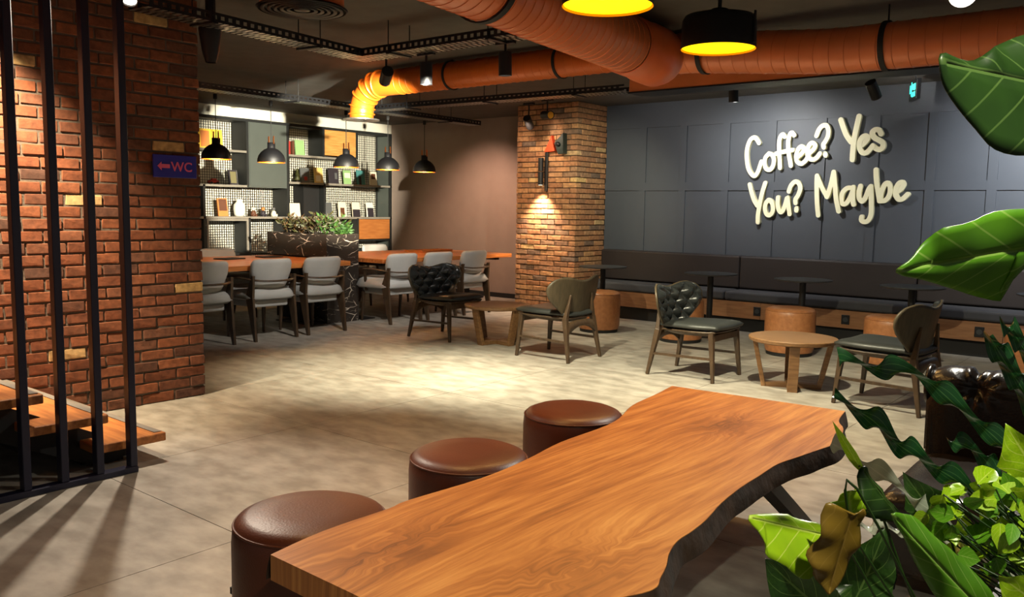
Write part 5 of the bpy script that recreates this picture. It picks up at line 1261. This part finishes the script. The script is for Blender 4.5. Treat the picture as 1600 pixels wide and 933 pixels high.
BIG_LEAVES = [
  ( 'leaf_dark' , (-0.0893, 0.914, 1.4581) , (-0.1733, 0.738, 1.469) , 0.005 , [(-0.1749, 0.7395, 1.4753), (-0.1637, 0.7688, 1.4785), (-0.1556, 0.787, 1.4778), (-0.1504, 0.8068, 1.4879), (-0.1456, 0.8228, 1.4946), (-0.1336, 0.8571, 1.5056), (-0.1112, 0.9057, 1.5089), (-0.0881, 0.9339, 1.4828), (-0.086, 0.9126, 1.4466), (-0.0986, 0.8569, 1.4072), (-0.1188, 0.8054, 1.3989), (-0.133, 0.7775, 1.4048), (-0.145, 0.7626, 1.4202), (-0.157, 0.7487, 1.437), (-0.1652, 0.7404, 1.45), (-0.1713, 0.7356, 1.4612)] ),
  ( 'leaf_mid' , (-0.0843, 0.9061, 1.3339) , (-0.1926, 0.7257, 1.3077) , 0.005 , [(-0.1929, 0.7247, 1.3083), (-0.1819, 0.7363, 1.3187), (-0.1708, 0.7471, 1.3303), (-0.1658, 0.75, 1.3377), (-0.1606, 0.7552, 1.3429), (-0.1403, 0.788, 1.3506), (-0.1186, 0.8233, 1.3581), (-0.096, 0.862, 1.3626), (-0.0803, 0.9045, 1.3454), (-0.0843, 0.9193, 1.3164), (-0.1049, 0.8941, 1.3019), (-0.1207, 0.8636, 1.3052), (-0.1319, 0.8515, 1.2949), (-0.1362, 0.8504, 1.2868), (-0.1352, 0.8615, 1.2747), (-0.1488, 0.8339, 1.279), (-0.1629, 0.8009, 1.288), (-0.1761, 0.7684, 1.2966), (-0.1831, 0.7516, 1.3002), (-0.1904, 0.735, 1.3027)] ),
  ( 'leaf_bright' , (-0.27, 0.8525, 1.0233) , (-0.3164, 0.7511, 1.0604) , 0.004 , [(-0.3176, 0.7507, 1.0621), (-0.2992, 0.8074, 1.0528), (-0.2868, 0.831, 1.042), (-0.2776, 0.8482, 1.0341), (-0.2725, 0.8623, 1.032), (-0.2727, 0.8363, 1.0208), (-0.2716, 0.8117, 1.009), (-0.2694, 0.7947, 0.9991), (-0.2793, 0.778, 1.0095), (-0.295, 0.7525, 1.0266), (-0.3016, 0.7549, 1.0378), (-0.309, 0.753, 1.0491)] ),
  ( 'leaf_olive' , (-0.237, 0.8026, 1.0751) , (-0.2539, 0.7955, 0.9907) , 0.004 , [(-0.2519, 0.7763, 1.0755), (-0.248, 0.7811, 1.0825), (-0.237, 0.8034, 1.0717), (-0.2312, 0.8124, 1.0757), (-0.2295, 0.8187, 1.0631), (-0.2337, 0.8182, 1.0369), (-0.2379, 0.816, 1.0173), (-0.2459, 0.8061, 1.0022), (-0.2531, 0.7971, 0.9897), (-0.2567, 0.7886, 0.9986), (-0.2615, 0.7753, 1.0174), (-0.2634, 0.7683, 1.0317), (-0.2582, 0.7739, 1.0438), (-0.256, 0.7734, 1.06)] ),
  ( 'leaf_bright' , (-0.2494, 0.836, 1.0546) , (-0.2409, 0.8025, 1.0934) , 0.003 , [(-0.2438, 0.7985, 1.0932), (-0.2368, 0.8078, 1.0943), (-0.2354, 0.8247, 1.0822), (-0.2361, 0.8397, 1.0685), (-0.2443, 0.8384, 1.0591), (-0.2567, 0.8308, 1.0497), (-0.2616, 0.8065, 1.0642), (-0.2545, 0.8013, 1.0775)] ),
  ( 'leaf_mid' , (-0.1339, 0.9782, 0.9214) , (-0.1863, 0.7329, 1.1024) , 0.004 , [(-0.1867, 0.7303, 1.1041), (-0.1786, 0.7681, 1.0928), (-0.1736, 0.7927, 1.0814), (-0.1684, 0.8218, 1.0594), (-0.1561, 0.8754, 1.0277), (-0.1458, 0.92, 0.9934), (-0.1341, 0.9668, 0.9534), (-0.1289, 0.9926, 0.9175), (-0.1419, 0.9586, 0.916), (-0.1571, 0.9076, 0.9412), (-0.1686, 0.8551, 0.9865), (-0.1753, 0.8134, 1.0299), (-0.1813, 0.775, 1.0642)] ),
  ( 'leaf_dark' , (-0.2316, 0.9481, 1.0249) , (-0.2643, 0.9133, 1.0819) , 0.006 , [(-0.2654, 0.9085, 1.0814), (-0.2597, 0.8982, 1.0609), (-0.2538, 0.8928, 1.0431), (-0.2434, 0.9145, 1.0314), (-0.232, 0.9449, 1.0235), (-0.228, 0.9594, 1.024), (-0.2448, 0.9381, 1.0506), (-0.2562, 0.9278, 1.0718), (-0.2619, 0.9227, 1.0824)] ),
]

BXP = thing('plant_box', 'brown box planter under the green ivy in the foreground', 'planter', (0.10, 1.26, 0))
mb = MB()
mb.b2((-0.30, -0.24, 0), (0.42, -0.21, 0.80)); mb.b2((-0.30, 0.21, 0), (0.42, 0.24, 0.80)); mb.b2((-0.30, -0.21, 0), (-0.27, 0.21, 0.80)); mb.b2((0.39, -0.21, 0), (0.42, 0.21, 0.80))
mb.build('box', M['planter'], BXP)
MB().b2((-0.27, -0.21, 0.0), (0.39, 0.21, 0.76)).build('soil', M['soil'], BXP)

def leaf_mesh(mb, L, W, kind, nu=6, nv=14, curl=0.12, fold=0.16, wav=0.0, seed=0):
    """leaf along +X, width along Y, face +Z"""
    if kind == 'ivy':
        prof = [(0, 0.10), (0.05, 0.55), (0.14, 0.86), (0.22, 0.78), (0.32, 0.72), (0.42, 0.96), (0.50, 1.0), (0.58, 0.78), (0.70, 0.52), (0.85, 0.26), (1.0, 0.0)]
    else:
        prof = [(0, 0.05), (0.06, 0.45), (0.15, 0.78), (0.28, 0.97), (0.40, 1.0), (0.55, 0.90), (0.70, 0.68), (0.85, 0.36), (0.95, 0.12), (1.0, 0.0)]
    def w(t):
        for (a, wa), (b, wb) in zip(prof, prof[1:]):
            if t <= b: return wa + (wb - wa) * (t - a) / (b - a)
        return 0
    def fn(u, v):
        s = u * 2 - 1
        y = s * w(v) * W / 2
        z = fold * abs(s) * w(v) * W * 0.5 - curl * L * (v ** 2) + wav * W * sin(v * 17 + seed + s * 1.5) * abs(s)
        return Vector((v * L - (0.10 * L * abs(s) ** 2 * (1 - v) if kind == 'ivy' else 0), y, z))
    mb.grid(fn, nu, nv, uv=True)
    return mb
leaf_cache = {}
TONES = ((0.14, 'leaf_olive'), (0.32, 'leaf_dark'), (0.62, 'leaf_mid'), (2, 'leaf_bright'))
def put_leaf(parent, spec, small=False, k=0, petiole=True):
    b, t, s, w, kind, tone = spec
    b = Vector(b); t = Vector(t); s = Vector(s); ax = (t - b); L = ax.length; ax.normalize()
    s = (s - ax * s.dot(ax)).normalized(); n = ax.cross(s)
    m = next(v for a, v in TONES if tone <= a)
    key = (kind, m, k % 4) if small else (kind, m, k + 100)
    if key not in leaf_cache:
        mb = MB()
        leaf_mesh(mb, 1.0, 1.0 if small else w / L, kind, 2 if small else 8, 6 if small else 18, random.uniform(0.05, 0.2), random.uniform(0.1, 0.3), 0.03, k)
        me = mb.mesh('leaf'); me.materials.append(M[m]); leaf_cache[key] = me
    o = link('leaf', leaf_cache[key], None, parent)
    sc = Matrix.Diagonal((L, w if small else L, L, 1))
    o.matrix_local = Matrix.Translation(b - parent.location) @ Matrix((ax, s, n)).transposed().to_4x4() @ sc
    return o
IV = thing('ivy_plant', 'foreground ivy with large lobed green leaves growing from the brown box', 'plant', (0.0, 1.22, 0.76))
for k, sp in enumerate(IVY_LEAVES):
    put_leaf(IV, sp, False, k)
def lobed_leaf(parent, spec):
    m, b, t, bulge, out = spec
    b = Vector(b); t = Vector(t); O = catmull([Vector(p) for p in out], 3, True)
    ax = (t - b); L = ax.length; ax.normalize()
    cen = sum(O, Vector()) / len(O)
    nrm = Vector()
    for p, q in zip(O, O[1:] + O[:1]): nrm += (p - cen).cross(q - cen)
    nrm.normalize()
    if nrm.dot(Vector((0, 0, CAM_H)) - cen) < 0: nrm = -nrm
    s = nrm.cross(ax).normalized(); wmax = max(abs((p - b).dot(s)) for p in O)
    bm = bmesh.new(); ul = bm.loops.layers.uv.verify(); K = 5
    rings = []
    for k in range(K + 1):
        f = k / K; ring = []
        for p in O:
            tt = min(0.97, max(0.06, (p - b).dot(ax) / L)); c = b + ax * tt * L
            q = p.lerp(c, f) + nrm * (bulge * (sin(f * pi * 0.62) - 0.35 * f * f) + 0.004 * sin(tt * 15 + (p - b).dot(s) * 90) * (1 - f))
            ring.append((bm.verts.new(q - parent.location), (0.5 + 0.5 * (q - b).dot(s) / wmax, tt)))
        rings.append(ring)
    n = len(O)
    for A, B in zip(rings, rings[1:]):
        for i in range(n):
            j = (i + 1) % n
            fc = bm.faces.new((A[i][0], A[j][0], B[j][0], B[i][0])); fc.smooth = True
            for l, uvv in zip(fc.loops, (A[i][1], A[j][1], B[j][1], B[i][1])): l[ul].uv = uvv
    bmesh.ops.remove_doubles(bm, verts=bm.verts[:], dist=0.0002)
    bmesh.ops.recalc_face_normals(bm, faces=bm.faces[:])
    me = bpy.data.meshes.new('leaf'); bm.to_mesh(me); bm.free()
    o = link('leaf', me, M[m], parent)
    md = o.modifiers.new('thickness', 'SOLIDIFY'); md.thickness = 0.0009; md.offset = 0
for sp in BIG_LEAVES: lobed_leaf(IV, sp)
mb = MB()
root = Vector((0.05, 1.25, 0.70))
for k, sp in enumerate([(q[0], q[1]) for q in IVY_LEAVES] + [(q[1], q[2]) for q in BIG_LEAVES]):
    b = Vector(sp[0]); ax = (Vector(sp[1]) - b).normalized()
    r = (root + Vector(((k % 5) * 0.03 - 0.06, (k % 3) * 0.04 - 0.04, 0))) if b.z > 1.2 else Vector((-0.13 + (k % 5) * 0.03, 1.10 + (k % 3) * 0.04, 0.74))
    mid = b.lerp(r, 0.5) + (Vector((0.07, 0.0, 0.0)) if b.z > 1.2 else Vector((0, 0, -0.05)))
    pts = catmull([r - IV.location, mid - IV.location, b - ax * 0.02 - IV.location, b + ax * 0.01 - IV.location], 4)
    mb.tube(pts, 0.0014, 6)
mb.build('stems', M['leaf_dark'], IV, kind='stuff')
SM = thing('small_leaf_plant', 'bright yellow-green plant with many small leaves behind the large ivy leaves', 'plant', (-0.12, 1.20, 0.76))
for k, sp in enumerate(SMALL_LEAVES):
    put_leaf(SM, sp, True, k)
mb = MB()
for k, sp in enumerate(SMALL_LEAVES):
    b = Vector(sp[0]); r = Vector((-0.10 + (k % 6) * 0.03, 1.17 + (k % 4) * 0.035, 0.74))
    mb.tube([r - SM.location, b.lerp(r, 0.45) + Vector((0.01, 0.01, 0.03)) - SM.location, b - SM.location], 0.0010, 5)
mb.build('stems', M['leaf_dark'], SM, kind='stuff')
FN = thing('strap_fern', 'fern with long wavy dark green strap fronds reaching out over the slab table', 'plant', (-0.10, 1.25, 0.76))
for k, (pts, w) in enumerate(FRONDS):
    P = catmull([Vector(p) - FN.location for p in pts] + [Vector((-0.03, 1.27, 0.72)) - FN.location], 8)
    n = len(P); mb = MB()
    def fn(u, v, P=P, n=n, w=w, k=k):
        f = v * (n - 1); i = min(int(f), n - 2); p = P[i].lerp(P[i + 1], f - i)
        t = (P[min(i + 2, n - 1)] - P[max(i - 1, 0)]).normalized()
        view = Vector((-0.3, 1.0, 0.6)).normalized()
        s = t.cross(view).normalized(); nn = s.cross(t)
        q = u * 2 - 1
        ww = w * min(1, (v + 0.02) * 9) ** 0.6 * (1 - 0.55 * max(0, v - 0.5))
        side = 1 if q > 0 else -1
        return p + s * q * ww / 2 + nn * (0.012 * abs(q) * sin(v * 34 + k + side * 1.3) + 0.004 * abs(q))
    mb.grid(fn, 6, 90, uv=True)
    mb.build('frond', M['frond_shine' if k >= 5 else 'frond'], FN)  # the last two fronds wear the painted shine
